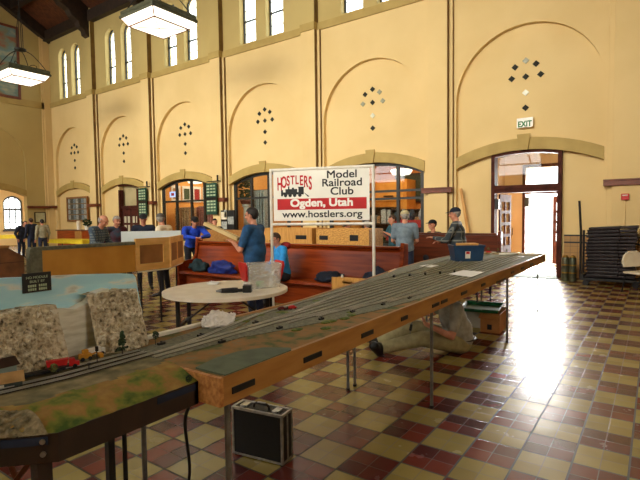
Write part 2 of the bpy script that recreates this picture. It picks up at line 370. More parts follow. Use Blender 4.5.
M_ventd = mat('dark_vent_glass', (36, 38, 28), (24, 26, 18), 12, .8); M_ventl = mat('pale_vent_glass', (226, 226, 206), (206, 208, 190), 12, .3); M_ventm = mat('grey_vent_glass', (142, 142, 112), (120, 122, 98), 12, .3)
for k, c in enumerate(BX[1:], 1):
    for j, (dx, z, _) in enumerate(vent_rel):
        m = M_ventd
        if (k, j) == (1, 6) or (k, j) == (2, 6): m = M_ventl
        elif (k, j) in ((1, 0), (2, 2), (2, 3), (2, 5)): m = M_ventm
        bm = NB(); s = .085; prism(bm, [(c+dx-s, z), (c+dx, z-s*.95), (c+dx+s, z), (c+dx, z+s*.95)], XZ, YF+RD-.025, YF+RD+.005)
        struct(obj('trim_%d' % n_trim, bm, m)); n_trim += 1
# clerestory windows
nw = 1
def hiwin(cx, near=False):
    global nw
    y = YN-.17 if near else YF+.24
    t = thing('window_%d' % nw, None, None, (cx, y, 7.92)); struct(t); nw += 1
    bm = NB(); a = arch(0, .395, 0, 2.18, 14); b = arch(0, .345, .05, 2.18, 14); plate(bm, a, [b], XZ, -.03, .03)
    for z in (.42, .84, 1.26, 1.68, 2.1): box(bm, -.35, .35, -.012, .012, z-.008, z+.008)
    box(bm, -.35, .35, -.02, .02, .86, .9); box(bm, -.008, .008, -.012, .012, 1.8, 2.5); box(bm, -.008, .008, -.012, .012, .05, .4)
    obj('window_frame', bm, M_frame, t); bm = NB(); prism(bm, b, XZ, -.004, .004); obj('pane', bm, M_glass, t)
for c in BX:
    for s in (-1, 1): hiwin(c+s*.635)
# wainscot right of the entrance
bm = NB(); box(bm, -1.02, XR, YF-.22, YF, 0, .86); box(bm, -1.84, -1.02, YF+RD-.02, YF+RD, 0, .86); struct(obj('trim_%d' % n_trim, bm, M_wains)); n_trim += 1
bm = NB()
for z in (.86, 1.03): box(bm, -1.02, XR, YF-.235, YF, z, z+.035); box(bm, -1.84, -1.02, YF+RD-.035, YF+RD, z, z+.035)
struct(obj('trim_%d' % n_trim, bm, M_black)); n_trim += 1
bm = NB(); box(bm, -1.02, XR, YF-.218, YF, .895, 1.03); box(bm, -1.84, -1.02, YF+RD-.018, YF+RD, .895, 1.03); struct(obj('trim_%d' % n_trim, bm, M_wains)); n_trim += 1

# left end wall: recess, hood, opening to the side room, mural
CY = 9.78
bm = NB(); rl = arch(CY, 1.75, 0, 4.6)
prof = [(YN, 0), (rl[0][0], 0)]+rl[2:][::-1]+[(rl[1][0], 0), (YF, 0), (YF, 11.75), (4.2, 16.8), (YN, 11.75)]
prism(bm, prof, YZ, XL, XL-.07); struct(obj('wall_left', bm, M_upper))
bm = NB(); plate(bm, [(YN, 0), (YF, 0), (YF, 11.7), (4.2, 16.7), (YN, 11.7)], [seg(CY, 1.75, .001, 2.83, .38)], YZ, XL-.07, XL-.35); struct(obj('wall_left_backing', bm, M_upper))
bm = NB(); box(bm, XL, XL+.05, YN, YF-.05, 7.5, 7.84); struct(obj('trim_%d' % n_trim, bm, M_hood)); n_trim += 1
bm = NB(); top = segarc(CY, 1.75, 3.13, .38); bot = segarc(CY, 1.75, 2.83, .38); prism(bm, top+bot[::-1], YZ, XL+.03, XL-.07)
prism(bm, [(CY-.11, 3.2), (CY+.11, 3.2), (CY+.16, 3.6), (CY-.16, 3.6)], YZ, XL+.07, XL+.03); struct(obj('trim_%d' % n_trim, bm, M_hood)); n_trim += 1
bm = NB(); box(bm, XL, XL+.16, CY+1.72, YF-.12, 2.2, 2.33); struct(obj('trim_%d' % n_trim, bm, M_rail)); n_trim += 1
bm = NB(); box(bm, XL, XL+.09, YF-.34, YF, 0, 11.7); box(bm, XL, XL+.05, YF-.46, YF, 0, 11.7); struct(obj('trim_%d' % n_trim, bm, M_wall)); n_trim += 1
# side room seen through the opening, with its arched window
bm = NB(); plate(bm, [(7, 0), (16, 0), (16, 4.6), (7, 4.6)], [seg(13.3, .55, 1.0, 2.75, .36)], YZ, -33, -33.3); struct(obj('wall_side_room', bm, M_wall))
struct(obj('wall_side_room_right', box(NB(), -33, XL-.35, 16, 16.2, 0, 4.6), M_wall)); struct(obj('wall_side_room_left', box(NB(), -33, XL-.35, 6.8, 7, 0, 4.6), M_wall))
struct(obj('ceiling_side_room', box(NB(), -33.2, XL-.36, 7, 16.2, 4.6, 4.7), M_wall))
t = struct(thing('window_%d' % nw, None, None, (-33.1, 13.3, 1.0))); nw += 1
bm = NB(); a = seg(0, .55, 0, 1.75, .36); b = seg(0, .47, .08, 1.7, .3); plate(bm, a, [b], YZ, -.05, .05); box(bm, -.05, .05, -.5, .5, 1.2, 1.32)
for y in (-.17, .17): box(bm, -.03, .03, y-.03, y+.03, .05, 1.98)
for z in (.45, .82): box(bm, -.02, .02, -.5, .5, z-.015, z+.015)
box(bm, -.1, .2, -.62, .62, -.1, 0); obj('window_frame', bm, M_frame, t); bm = NB(); prism(bm, b, YZ, -.004, .004); obj('pane', bm, M_glass, t)

# street side behind the camera, right end, roof: close the hall and let the daylight in
bm = NB(); nh = [arch(c+s*.635, .395, 7.92, 10.1, 10) for c in BX for s in (-1, 1)]+[arch(c, 1.6, 3.9, 4.6, 16) for c in BX[1:]]
plate(bm, outer, nh, XZ, YN, YN-.35); struct(obj('wall_near', bm, M_wall))
for c in BX:
    for s in (-1, 1): hiwin(c+s*.635, True)
for c in BX[1:]:
    t = struct(thing('window_%d' % nw, None, None, (c, YN-.17, 3.9))); nw += 1
    bm = NB(); plate(bm, arch(0, 1.6, 0, .7, 20), [arch(0, 1.53, .07, .7, 20)], XZ, -.04, .04); a = [(1.0*math.cos(q), .7+1.0*math.sin(q)) for q in (math.pi*i/16 for i in range(17))]; b = [(.9*math.cos(q), .7+.9*math.sin(q)) for q in (math.pi*i/16 for i in range(16, -1, -1))]
    prism(bm, a+b, XZ, -.03, .03); box(bm, -1.55, 1.55, -.03, .03, .66, .74); obj('window_frame', bm, M_frame, t)
bm = NB(); prism(bm, [(YN-.3, 0), (YF+.3, 0), (YF+.3, 11.7), (4.2, 16.7), (YN-.3, 11.7)], YZ, XR, XR+.3); struct(obj('wall_right', bm, M_wall))
ZE, ZR, YR = 11.62, 16.6, 4.2; sl = (ZR-ZE)/(YF-YR)
bm = NB(); prism(bm, [(YF+.5, ZE-.28), (YR, ZR), (YN-.5, ZE-.28), (YN-.5, ZE-.1), (YR, ZR+.2), (YF+.5, ZE-.1)], YZ, XL-.4, XR+.4); struct(obj('ceiling', bm, M_ceil))
bm = NB()
def rafter(x, wd, dp): prism(bm, [(YF, ZE-.02), (YR, ZR-.02), (YR, ZR-dp), (YF, ZE-dp)], YZ, x-wd/2, x+wd/2)
rafter(XL+.15, .3, .62)
for c in BX[1:]: rafter(c+2.205, .34, .75)
struct(obj('trim_%d' % n_trim, bm, M_dark)); n_trim += 1
bm = NB(); box(bm, XL, XR, YF-.28, YF-.0, ZE-.55, ZE-.05)
for j in range(1, 5): y = YF-j*1.75; z = ZE+j*1.75*sl; box(bm, XL, XR, y-.12, y+.12, z-.45, z-.02)
struct(obj('trim_%d' % n_trim, bm, M_dark)); n_trim += 1
for c in BX[1:]:                                                   # carved brackets under the trusses
    x = c+2.205; bm = NB()
    pr = [(YF-.11, 10.3), (YF-.38, 10.42), (YF-.42, 10.62), (YF-.62, 10.7), (YF-.72, 10.95), (YF-1.0, 11.1), (YF-1.15, 11.35), (YF-1.5, 11.5), (YF-1.75, 11.75), (YF-2.2, 11.95), (YF-2.6, 12.3), (YF-2.6, 13.1), (YF-.11, 11.7)]
    prism(bm, pr, YZ, x-.2, x+.2); struct(obj('trim_%d' % n_trim, bm, M_dark, bevel=.02)); n_trim += 1
# mural high on the end wall
t = thing('mural', 'large framed landscape mural high on the left end wall', 'mural', (XL+.06, 9.3, 9.6))
M_mur = ramp_mat('mural_paint', [(.3, (120, 84, 60)), (.42, (150, 98, 72)), (.5, (128, 132, 108)), (.58, (112, 140, 136)), (.7, (176, 170, 140))], .9, .8, 8, 0, (1, 1, 2.2))
obj('painting', box(NB(), -.03, .03, -2.0, 2.0, -1.7, 1.7), M_mur, t)
bm = NB(); plate(bm, [(-2.12, -1.82), (2.12, -1.82), (2.12, 1.82), (-2.12, 1.82)], [[(-2, -1.7), (2, -1.7), (2, 1.7), (-2, 1.7)]], YZ, -.05, .06); obj('frame', bm, M_rail, t)

# ------------------------------------------------------------------ shop windows and the shop behind them
SY = 17.4
struct(obj('wall_shop', box(NB(), -18.3, -5.0, SY, SY+.2, 0, 4.2), mat('orange_shop_wall', (222, 140, 52), (206, 122, 40), 1, .7)))
for x in (-18.4, -13.75, -9.35, -4.95): struct(obj('wall_shop_side', box(NB(), x, x+.12, YF+.36, SY, 0, 4.2), mat('amber_shop_wall', (232, 166, 84), (214, 146, 66), 1, .7)))
struct(obj('ceiling_shop', box(NB(), -18.4, -4.8, YF+.36, SY+.2, 4.2, 4.3), M_wall))
def storefront(k, mull, bars):
    global nw
    l, r = OPEN[k]; c = BX[k]
    t = struct(thing('window_%d' % nw, None, None, (0, YF+.2, 0))); nw += 1
    bm = NB(); a = seg(c, 1.75, .62, 2.84, .38, l, r); b = seg(c, 1.75, .72, 2.76, .36, l+.1, r-.1); plate(bm, a, [b], XZ, -.05, .05)
    for x in mull: box(bm, x-.045, x+.045, -.045, .045, .7, 2.77+.36*(1-((x-c)/1.75)**2))
    for z in bars: box(bm, l+.05, r-.05, -.04, .04, z-.035, z+.035)
    obj('window_frame', bm, M_frame, t); bm = NB(); prism(bm, b, XZ, -.004, .004); obj('pane', bm, M_glass, t)
storefront(4, (-16.7, -15.75, -14.95), (2.3,)); storefront(3, (-12.35, -11.5, -10.6), (2.3,)); storefront(2, (-6.35, -7.5), (2.33, 2.1))
M_goods = [mat('goods_'+n, a, b, 26, .7, detail=3) for n, a, b in (('pink', (196, 130, 122), (110, 66, 60)), ('patchwork', (206, 170, 120), (96, 60, 44)), ('dark', (62, 50, 46), (30, 28, 30)), ('green', (66, 90, 56), (26, 40, 26)), ('pale', (214, 216, 214), (130, 150, 150)), ('red', (178, 40, 40), (110, 24, 26)), ('blue', (58, 84, 104), (34, 50, 68)))]
# framed prints on the orange wall of the first shop
for i in range(5):
    y = 14.25+i*.62; t = thing('framed_print', 'white framed print on the orange shop wall, %s from the left' % ('first', 'second', 'third', 'fourth', 'fifth')[i], 'picture', (-18.25, y, 2.72), R(90), 'prints on the orange shop wall')
    bm = NB(); plate(bm, [(-.26, -.38), (.26, -.38), (.26, .38), (-.26, .38)], [[(-.17, -.26), (.17, -.26), (.17, .26), (-.17, .26)]], XZ, -.02, .02); obj('frame', bm, M_white, t)
    obj('print', box(NB(), -.17, .17, 0, .015, -.26, .26), M_goods[(i*2+1) % 7], t)
def display(x, y, z0, wd, ht, dp, m, name, label, cat, group=None):
    t = thing(name, label, cat, (x, y, 0), 0, group); bm = NB()
    for sx in (-1, 1): cyl(bm, (sx*wd/2, 0, 0), (sx*wd/2, 0, z0+ht), .02, n=8)
    cyl(bm, (-wd/2, 0, z0+ht), (wd/2, 0, z0+ht), .02, n=8)
    for sx in (-1, 1): box(bm, sx*wd/2-.02, sx*wd/2+.02, -dp/2, dp/2, 0, .05)
    obj('rack_frame', bm, M_steel, t); bm = NB(); n = int(wd/.12)
    for i in range(n):
        x0 = -wd/2+.03+i*(wd-.06)/n; h = ht*random.uniform(.82, .98); boxm(bm, .07, dp*.8, h, Matrix.Translation((x0+.05, random.uniform(-.03, .03), z0+ht-h/2-.02)) @ Matrix.Rotation(random.uniform(-.12, .12), 4, 'Z'))
    obj('garment', bm, m, t); t.children[1]['kind'] = 'stuff'; return t
display(-17.45, 14.15, .5, 1.1, 1.55, .5, M_goods[1], 'clothes_rack', 'rack of patterned tan clothing behind the leftmost shop window', 'clothes rack')
display(-16.75, 14.75, .5, 1.1, 1.6, .5, M_goods[0], 'clothes_rack', 'rack of pink clothing behind the leftmost shop window', 'clothes rack')
display(-12.75, 14.05, .6, .7, 2.05, .4, M_goods[4], 'clothes_rack', 'rack of pale clothing behind the shop window left of the banner', 'clothes rack')
def shelf_unit(x, y, wd, ht, label, mm, n=4, grp=None):
    t = thing('display_shelf', label, 'shelf', (x, y, 0)); bm = NB()
    for sx in (-1, 1): box(bm, sx*wd/2-.02, sx*wd/2+.02, -.2, .2, 0, ht)
    for i in range(n): z = ht*i/(n-1); box(bm, -wd/2, wd/2, -.2, .2, max(0, z-.03), max(.03, z))
    box(bm, -wd/2, wd/2, .18, .2, 0, ht); obj('shelving', bm, M_brownfr, t)
    for i in range(n-1):
        x0 = -wd/2+.1
        while x0 < wd/2-.15:
            ww = random.uniform(.12, .26); hh = ht/(n-1)*random.uniform(.4, .8)
            z = ht*i/(n-1)+.032; b = NB(); box(b, x+x0, x+x0+ww, y-.16, y+.1, z, z+hh); boxm(b, ww*.7, .2, .03, Matrix.Translation((x+x0+ww/2, y-.02, z+hh+.012)))
            GOODS.append((b, random.choice(mm))); x0 += ww+.06
GOODS = []
shelf_unit(-7.15, 15.6, 1.2, 1.8, 'dark shelf of goods behind the right shop window', M_goods)
shelf_unit(-8.5, 15.9, 1.2, 1.9, 'tall shelf of goods behind the right shop window', M_goods)
shelf_unit(-10.3, 15.4, 1.2, 1.5, 'low shelf of goods behind the banner', M_goods)
for i, (b, m) in enumerate(GOODS): tag(obj('boxed_gift', b, m), 'small boxed gift on a shop shelf behind the glass', 'box', 'gifts on the shop shelves')
# evergreen bush in a pot, orange cabinet, chalkboard, table with a red cloth, round globe lamps
def bushy(bm, c, r, n, leaf):
    for _ in range(n):
        d = Vector((random.gauss(0, 1), random.gauss(0, 1), random.gauss(0, 1))).normalized(); p = Vector(c)+Vector((d.x*r[0], d.y*r[1], d.z*r[2]))*random.uniform(.6, 1)
        q = Matrix.Translation(p) @ Vector((random.gauss(0, 1), random.gauss(0, 1), random.gauss(0, 1))).to_track_quat('Z', 'Y').to_matrix().to_4x4()
        bmesh.ops.create_icosphere(bm, subdivisions=1, radius=leaf*random.uniform(.7, 1.3), matrix=q @ Matrix.Diagonal((1, .6, .4, 1)))
M_leaf = mat('foliage', (52, 74, 36), (24, 38, 20), 30, .8)
t = thing('artificial_tree', 'dark green decorated bush with pink base behind the middle shop window', 'tree', (-13.15, 13.62, 2.1)); bm = NB(); cyl(bm, (0, 0, .1), (0, 0, .4), .03, n=8); bushy(bm, (0, 0, .55), (.28, .28, .5), 160, .07); obj('foliage', bm, M_leaf, t)
obj('pot', lathe(NB(), [(.2, 0), (.26, .14), (.24, .16)], n=16), M_goods[0], t)
tag(obj('display_column', lathe(NB(), [(.2, 0), (.2, .06), (.13, .1), (.12, 1.98), (.18, 2.02), (.18, 2.1)], (-13.15, 13.62, 0), 18), M_white), 'white display column under the decorated bush in the middle shop window', 'column')
t = thing('wooden_cabinet', 'orange wooden display cabinet high behind the right shop window', 'cabinet', (-8.4, 16.9, 0)); obj('body', box(NB(), -.75, .75, -.4, .4, 0, 2.95), mat('amber_wood', (222, 150, 60), (196, 122, 40), 4, .4), t)
bm = NB(); box(bm, -.6, .6, -.43, -.4, 2.15, 2.85); obj('door', bm, mat('amber_wood_light', (236, 170, 84), (214, 146, 60), 4, .4), t); obj('handle', box(NB(), -.2, .2, -.46, -.43, 2.3, 2.35), M_black, t)
t = thing('chalkboard', 'dark green board hung behind the right shop window', 'board', (-7.72, 17.36, 2.65)); obj('board', box(NB(), -.75, .75, -.03, .02, -.5, .5), mat('board_green', (52, 62, 40), (40, 50, 32), 4, .6), t)
bm = NB(); plate(bm, [(-.82, -.57), (.82, -.57), (.82, .57), (-.82, .57)], [[(-.75, -.5), (.75, -.5), (.75, .5), (-.75, .5)]], XZ, -.05, .03); obj('frame', bm, M_brownfr, t)
t = thing('display_table', 'shop table under a red cloth behind the man in the tan cap', 'table', (-6.42, 14.4, 0)); bm = NB()
for sx in (-.5, .5):
    for sy in (-.3, .3): cyl(bm, (sx, sy, 0), (sx, sy, 1.4), .03, n=8)
obj('frame', bm, M_black, t); bm = NB(); box(bm, -.58, .58, -.38, .38, 1.4, 1.43); box(bm, -.58, .58, -.39, -.38, 1.2, 1.43); obj('cloth', bm, M_red, t)
for i, x in enumerate((-.35, -.05, .28)):
    b = NB(); lathe(b, [(.07, 0), (.11, .12), (.09, .26), (.04, .32), (.05, .36)], (-6.42+x, 14.35, 1.432), 14); tag(obj('vase', b, M_goods[(4, 6, 4)[i]], smooth=True), '%s vase on the red shop cloth' % ('left pale', 'middle blue', 'right pale')[i], 'vase', 'vases on the red shop cloth')
M_lampg = mat('lamp_glass', (255, 250, 235), (250, 244, 226), 4, .4, emit=(255, 246, 225), estr=2.0)
def globe(x, y, z, label):
    t = thing('globe_lamp', label, 'lamp', (x, y, z)); bm = NB(); lathe(bm, [(.02, -.16), (.3, -.12), (.38, 0), (.36, .05), (.1, .08)], n=20); obj('shade', bm, M_lampg, t, True)
    obj('rod', cyl(NB(), (0, 0, .08), (0, 0, 4.19-z), .012, n=8), M_black, t)
globe(-7.25, 15.2, 3.12, 'white bowl lamp hanging behind the right shop window'); globe(-17.3, 14.6, 3.3, 'small white hanging lamp behind the leftmost shop window')
for i, (x, z, s) in enumerate(((-17.15, 2.62, .18),)):
    t = thing('neon_sign', 'small lit blue and white sign hung in the leftmost shop window', 'sign', (x, YF+.32, z)); obj('panel', box(NB(), -.2, .2, 0, .03, -.12, .12), mat('sign_lit', (220, 226, 255), (200, 210, 250), 6, .4, emit=(170, 190, 255), estr=1.2), t); obj('stripe', box(NB(), -.09, .1, -.01, 0, -.06, .06), M_red, t)

# ------------------------------------------------------------------ entrance: frame, transom, inner leaf, vestibule, outer doors
l, r = OPEN[1]; c = BX[1]
t = struct(thing('door_1', None, None, (0, YF+.2, 0)))
bm = NB(); a = seg(c, 1.75, .0, 2.84, .38, l, r); h1 = seg(c, 1.75, 2.33, 2.76, .37, l+.09, r-.09)
prism(bm, [(l, 0), (l+.09, 0), (l+.09, 3.1), (l, 3.1)], XZ, -.2, .1); prism(bm, [(r-.09, 0), (r, 0), (r, 3.1), (r-.09, 3.1)], XZ, -.2, .1)
box(bm, l+.09, r-.09, -.16, .1, 2.14, 2.33); box(bm, l+.09, r-.09, -.2, -.16, 2.24, 2.3)
tp = segarc(c, 1.75, 2.84, .38, l=l, r=r); tb = segarc(c, 1.75, 2.76, .38, l=l, r=r); prism(bm, tp+tb[::-1], XZ, -.17, .1)
obj('door_frame', bm, M_doorw, t); bm = NB(); prism(bm, h1, XZ, -.004, .004); obj('pane', bm, M_glass, t)
def leaf(name, hinge, ang, wd, parent, flip=1, ht=2.12, col=None):
    """panelled leaf with two columns of glass panes, hinged at a post"""
    M = Matrix.Translation(hinge) @ Matrix.Rotation(ang, 4, 'Z'); bm = NB(); F = lambda u, v, d: tuple(M @ Vector((flip*u, d, v)))
    holes = [[(x0, z0), (x1, z0), (x1, z0+.24), (x0, z0+.24)] for (x0, x1) in ((.1, wd/2-.03), (wd/2+.03, wd-.1)) for z0 in (.72, 1.04, 1.36, 1.68)]
    plate(bm, [(0, .01), (wd, .01), (wd, ht), (0, ht)], holes, F, -.022, .022); o = obj(name, bm, col or M_doorw, parent)
    bm = NB(); prism(bm, [(.1, .72), (wd-.1, .72), (wd-.1, 1.92), (.1, 1.92)], F, -.003, .003); obj('pane', bm, M_glass, o)
    bm = NB(); tube(bm, [F(wd-.06, 1.0, -.03), F(wd-.06, 1.0, -.08), F(wd-.06, 1.2, -.08), F(wd-.06, 1.2, -.03)], .012); obj('handle', bm, M_black, o)
    return o
leaf('door_leaf', (l+.13, .13, 0), R(83), .8, t); leaf('door_leaf', (r-.13, .13, 0), R(82), .8, t, 1)
bm = NB(); box(bm, l+.1, l+.2, -.2, -.1, 1.72, 1.98); obj('door_closer', bm, M_blk, t)
VO = 16.0; OL, ORR = -3.36, -2.12
M_vest = mat('vestibule_wall', (218, 190, 154), (206, 176, 138), 1, .7)
struct(obj('wall_vestibule_left', box(NB(), -4.15, -4.0, YF+.36, VO, 0, 4.1), M_vest)); struct(obj('wall_vestibule_right', box(NB(), -1.35, -1.2, YF+.36, VO, 0, 4.1), M_vest))
struct(obj('ceiling_vestibule', box(NB(), -4.15, -1.2, YF+.36, VO+.3, 4.1, 4.2), mat('brown_ceiling', (130, 92, 56), (112, 78, 46), 1, .7)))
bm = NB(); plate(bm, [(-4.15, 0), (-1.2, 0), (-1.2, 4.1), (-4.15, 4.1)], [[(OL, .001), (ORR, .001), (ORR, 2.2), (OL, 2.2)], [(OL, 2.42), (ORR, 2.42), (ORR, 3.02), (OL, 3.02)]], XZ, VO, VO+.3); struct(obj('wall_vestibule', bm, M_vest))
t = struct(thing('door_2', None, None, (0, VO-.02, 0))); bm = NB()
for z0, z1 in ((0, 2.2), (2.42, 3.02)):
    plate(bm, [(OL-.09, z0), (ORR+.09, z0), (ORR+.09, z1+.09), (OL-.09, z1+.09)], [[(OL, z0+.0005 if z0 == 0 else z0), (ORR, z0+.0005 if z0 == 0 else z0), (ORR, z1), (OL, z1)]], XZ, -.03, .02) if z0 else [box(bm, OL-.09, OL, -.03, .02, 0, 2.29), box(bm, ORR, ORR+.09, -.03, .02, 0, 2.29), box(bm, OL-.09, ORR+.09, -.03, .02, 2.2, 2.42)]
obj('door_frame', bm, M_doorw, t); leaf('door_leaf', (ORR-.02, .05, 0), R(90+52), .62, t, 1)
bm = NB(); box(bm, OL+.0, OL+.14, -.14, -.03, 1.8, 2.1); obj('door_closer', bm, M_blk, t)
t = thing('ceiling_lamp', 'white bowl ceiling lamp in the entrance vestibule', 'lamp', (-2.9, 14.4, 3.55)); obj('bowl', lathe(NB(), [(.02, -.12), (.14, -.1), (.22, 0), (.2, .03)], n=20), M_lampg, t, True); obj('rod', cyl(NB(), (0, 0, .03), (0, 0, .55), .012, n=8), M_black, t)
tag(obj('door_mat', box(NB(), -3.5, -1.95, 12.55, 13.25, 0, .018), mat('grey_green_mat', (104, 118, 104), (86, 98, 88), 60, .95), bevel=.004), 'grey green door mat on the tiles at the bright entrance', 'mat')
# brown door in the left part of the far wall
l, r = OPEN[5]; c = BX[5]
struct(obj('wall_corridor', box(NB(), l-.5, r+.5, YF+.36, YF+.5, 0, 4), mat('corridor_wall', (186, 172, 130), (170, 156, 116), 2, .8)))
t = struct(thing('door_3', None, None, (0, YF+.22, 0))); bm = NB()
box(bm, l, l+.1, -.15, .06, 0, 2.95); box(bm, r-.1, r, -.15, .06, 0, 2.95); box(bm, l+.1, r-.1, -.1, .06, 2.05, 2.2); tp = segarc(c, 1.75, 2.84, .38, l=l, r=r); tb = segarc(c, 1.75, 2.76, .38, l=l, r=r); prism(bm, tp+tb[::-1], XZ, -.15, .06)
obj('door_frame', bm, M_doorw, t)
M_pale = mat('frosted_pane', (206, 200, 174), (190, 184, 158), 6, .4)
for a in (l+.1, (l+r)/2+.005):
    wd = (r-l)/2-.105; bm = NB(); holes = [[(a+x0, z0), (a+x1, z0), (a+x1, z0+.3), (a+x0, z0+.3)] for x0, x1 in ((.09, wd/2-.03), (wd/2+.03, wd-.09)) for z0 in (.6, 1.0, 1.4)]
    plate(bm, [(a, .01), (a+wd, .01), (a+wd, 2.05), (a, 2.05)], holes, XZ, -.02, .03); o = obj('door_leaf', bm, M_doorw, t); obj('pane', box(NB(), a+.06, a+wd-.06, 0, .01, .55, 1.75), M_pale, o)

# ================================================================== pendant lanterns
def lantern(loc, label):
    t = thing('pendant_lantern', label, 'lamp', loc, 0, None)
    h = .58; s0, s1, s2 = .58, .72, .66
    def ring(bm, s, z): return [bm.verts.new((sx*s, sy*s, z)) for sx, sy in ((-1, -1), (1, -1), (1, 1), (-1, 1))]
    bm = NB(); a = ring(bm, s0, 0); b = ring(bm, s1, .2); bm.faces.new(a[::-1]); bm.faces.new(b)
    for i in range(4): bm.faces.new((a[i], a[(i+1) % 4], b[(i+1) % 4], b[i]))
    obj('glass_shade', bm, M_lampg, t)
    bm = NB(); P = [Vector((sx*s0, sy*s0, 0)) for sx, sy in ((-1, -1), (1, -1), (1, 1), (-1, 1))]; Q = [Vector((sx*s1, sy*s1, .2)) for sx, sy in ((-1, -1), (1, -1), (1, 1), (-1, 1))]
    for i in range(4): cyl(bm, P[i]*1.005, P[(i+1) % 4]*1.005, .018, n=6); cyl(bm, P[i], Q[i], .014, n=6)
    cyl(bm, P[0]+Vector((0, 0, -.006)), P[2]+Vector((0, 0, -.006)), .008, n=6); cyl(bm, P[1]+Vector((0, 0, -.006)), P[3]+Vector((0, 0, -.006)), .008, n=6); obj('glazing_bars', bm, M_rail, t)
    bm = NB(); rr = [ring(bm, q, z) for q, z in ((.7, .2), (.76, .2), (.77, .26), (.735, .3), (.735, .4), (.7, .42), (.5, .46))]; bm.faces.new(rr[-1])
    for a, b in zip(rr, rr[1:]):
        for i in range(4): bm.faces.new((a[i], a[(i+1) % 4], b[(i+1) % 4], b[i]))
    bm.faces.new(rr[0][::-1]); obj('canopy', bm, mat('bronze_green', (84, 86, 66), (64, 66, 50), 8, .45, .3), t, bevel=.01)
    M_iron = mat('wrought_iron', (38, 36, 32), (26, 24, 22), 12, .5, .4); bm = NB()
    for sx, sy in ((-1, -1), (1, -1), (1, 1), (-1, 1)):
        tube(bm, [(sx*(.62-.57*q), sy*(.62-.57*q), .44+.71*math.sin(q*math.pi*.5)) for q in (i/8 for i in range(9))], .016, 6)
        tube(bm, [(sx*(.3+.1*math.cos(a)), sy*(.3+.1*math.cos(a)), .52+.1*math.sin(a)) for a in (2*math.pi*i/10 for i in range(11))], .014, 6)
        tube(bm, [(sx*.07, sy*.07, 1.2), (sx*.07, sy*.07, 2.0), (sx*.02, sy*.02, 2.6), (0, 0, 2.9)], .013, 6)
    lathe(bm, [(.05, 1.12), (.2, 1.16), (.2, 1.22), (.06, 1.26)], n=16); obj('scroll_hanger', bm, M_iron, t)
    top = 16.4-.572*abs(loc[1]-4.2)-loc[2]
    bm = NB(); tube(bm, [(0, 0, 2.9), (0, 0, top)], .018, 6); obj('chain', bm, M_iron, t)
    return t
lantern((-11.65, 8.68, 7.0), 'large lit square pendant lantern at the top, nearest of the two')
lantern((-20.25, 8.68, 7.0), 'smaller lit square pendant lantern near the mural, by the left edge')

# ================================================================== wall fittings
t = thing('exit_sign', 'white exit sign with green letters high under the vents', 'sign', (-2.75, YF+.04, 3.89)); obj('panel', box(NB(), -.19, .19, -.03, .02, -.12, .12), mat('sign_white', (250, 250, 244), (240, 240, 234), 6, .4), t)
text('lettering', 'EXIT', .2, Matrix.Translation((0, -.032, -.1)) @ Matrix.Rotation(R(90), 4, 'X'), mat('sign_green', (30, 120, 60), (24, 110, 52), 8, .5), t, xs=.8, bold=.006)
t = thing('fire_alarm', 'small red fire alarm box on the wall above the cart', 'alarm', (-.57, YF-.235, 1.94)); obj('housing', box(NB(), -.075, .075, -.05, .03, -.07, .07), M_red, t, bevel=.01); obj('pull_handle', box(NB(), -.05, .05, -.065, -.05, .02, .045), M_white, t)
obj('conduit', cyl(NB(), (0, .015, -.07), (0, .015, -.83), .012, n=8), M_wall, t)
def blade_sign(x, z, label):
    t = thing('hanging_sign', label, 'sign', (x, YF-.3, z), R(-6), 'green directory signs')
    bm = NB(); tube(bm, [(.4, .3, .12), (.4, 0, .12), (-.3, 0, .12)], .02, 6); box(bm, .37, .43, -.02, .02, .1, .34); box(bm, .34, .46, .2, .305, .0, .3); obj('bracket', bm, M_black, t)
    obj('board', box(NB(), -.33, .33, -.025, .025, -1.15, .06), M_green, t); bm = NB()
    for i in range(9):
        if i == 4: continue
        for x0, x1 in ((-.27, -.1), (-.04, .1), (.15, .27)): box(bm, x0, x1, -.03, -.024, -.08-i*.118, -.02-i*.118)
    o = obj('lettering', bm, M_letters, t); o['kind'] = 'stuff'
    bm = NB(); box(bm, -.33, .33, -.029, -.022, -.61, -.48); obj('centre_band', bm, M_black, t)
blade_sign(-18.42, 2.86, 'green hanging directory sign beside the brown door, left of two'); blade_sign(-14.0, 2.86, 'green hanging directory sign over the man in the bright blue jacket')
t = thing('bulletin_board', 'wood framed board full of photos on the left bay wall', 'board', (-24.55, YF+.04, 2.12)); obj('backing', box(NB(), -.95, .95, -.01, .03, -.56, .56), mat('board_green_grey', (120, 124, 104), (100, 104, 86), 6, .8), t)
bm = NB(); plate(bm, [(-1.03, -.64), (1.03, -.64), (1.03, .64), (-1.03, .64)], [[(-.95, -.56), (.95, -.56), (.95, .56), (-.95, .56)]], XZ, -.05, .03)
for z in (-.28, 0, .28): box(bm, -.95, .95, -.03, -.01, z-.012, z+.012)
obj('frame', bm, mat('oak_frame', (150, 96, 44), (130, 80, 36), 6, .5), t)
M_ph = [mat('photo_grey', (176, 180, 176), (120, 124, 122), 16, .5), mat('photo_blue', (130, 146, 158), (84, 98, 110), 16, .5), mat('photo_dark', (90, 88, 78), (60, 58, 52), 16, .5)]
for r_ in range(4):
    for c_ in range(7):
        o = obj('photo', box(NB(), -.92+c_*.265, -.7+c_*.265, -.02, -.01, -.53+r_*.28, -.31+r_*.28), M_ph[(r_*3+c_*2) % 3], t)
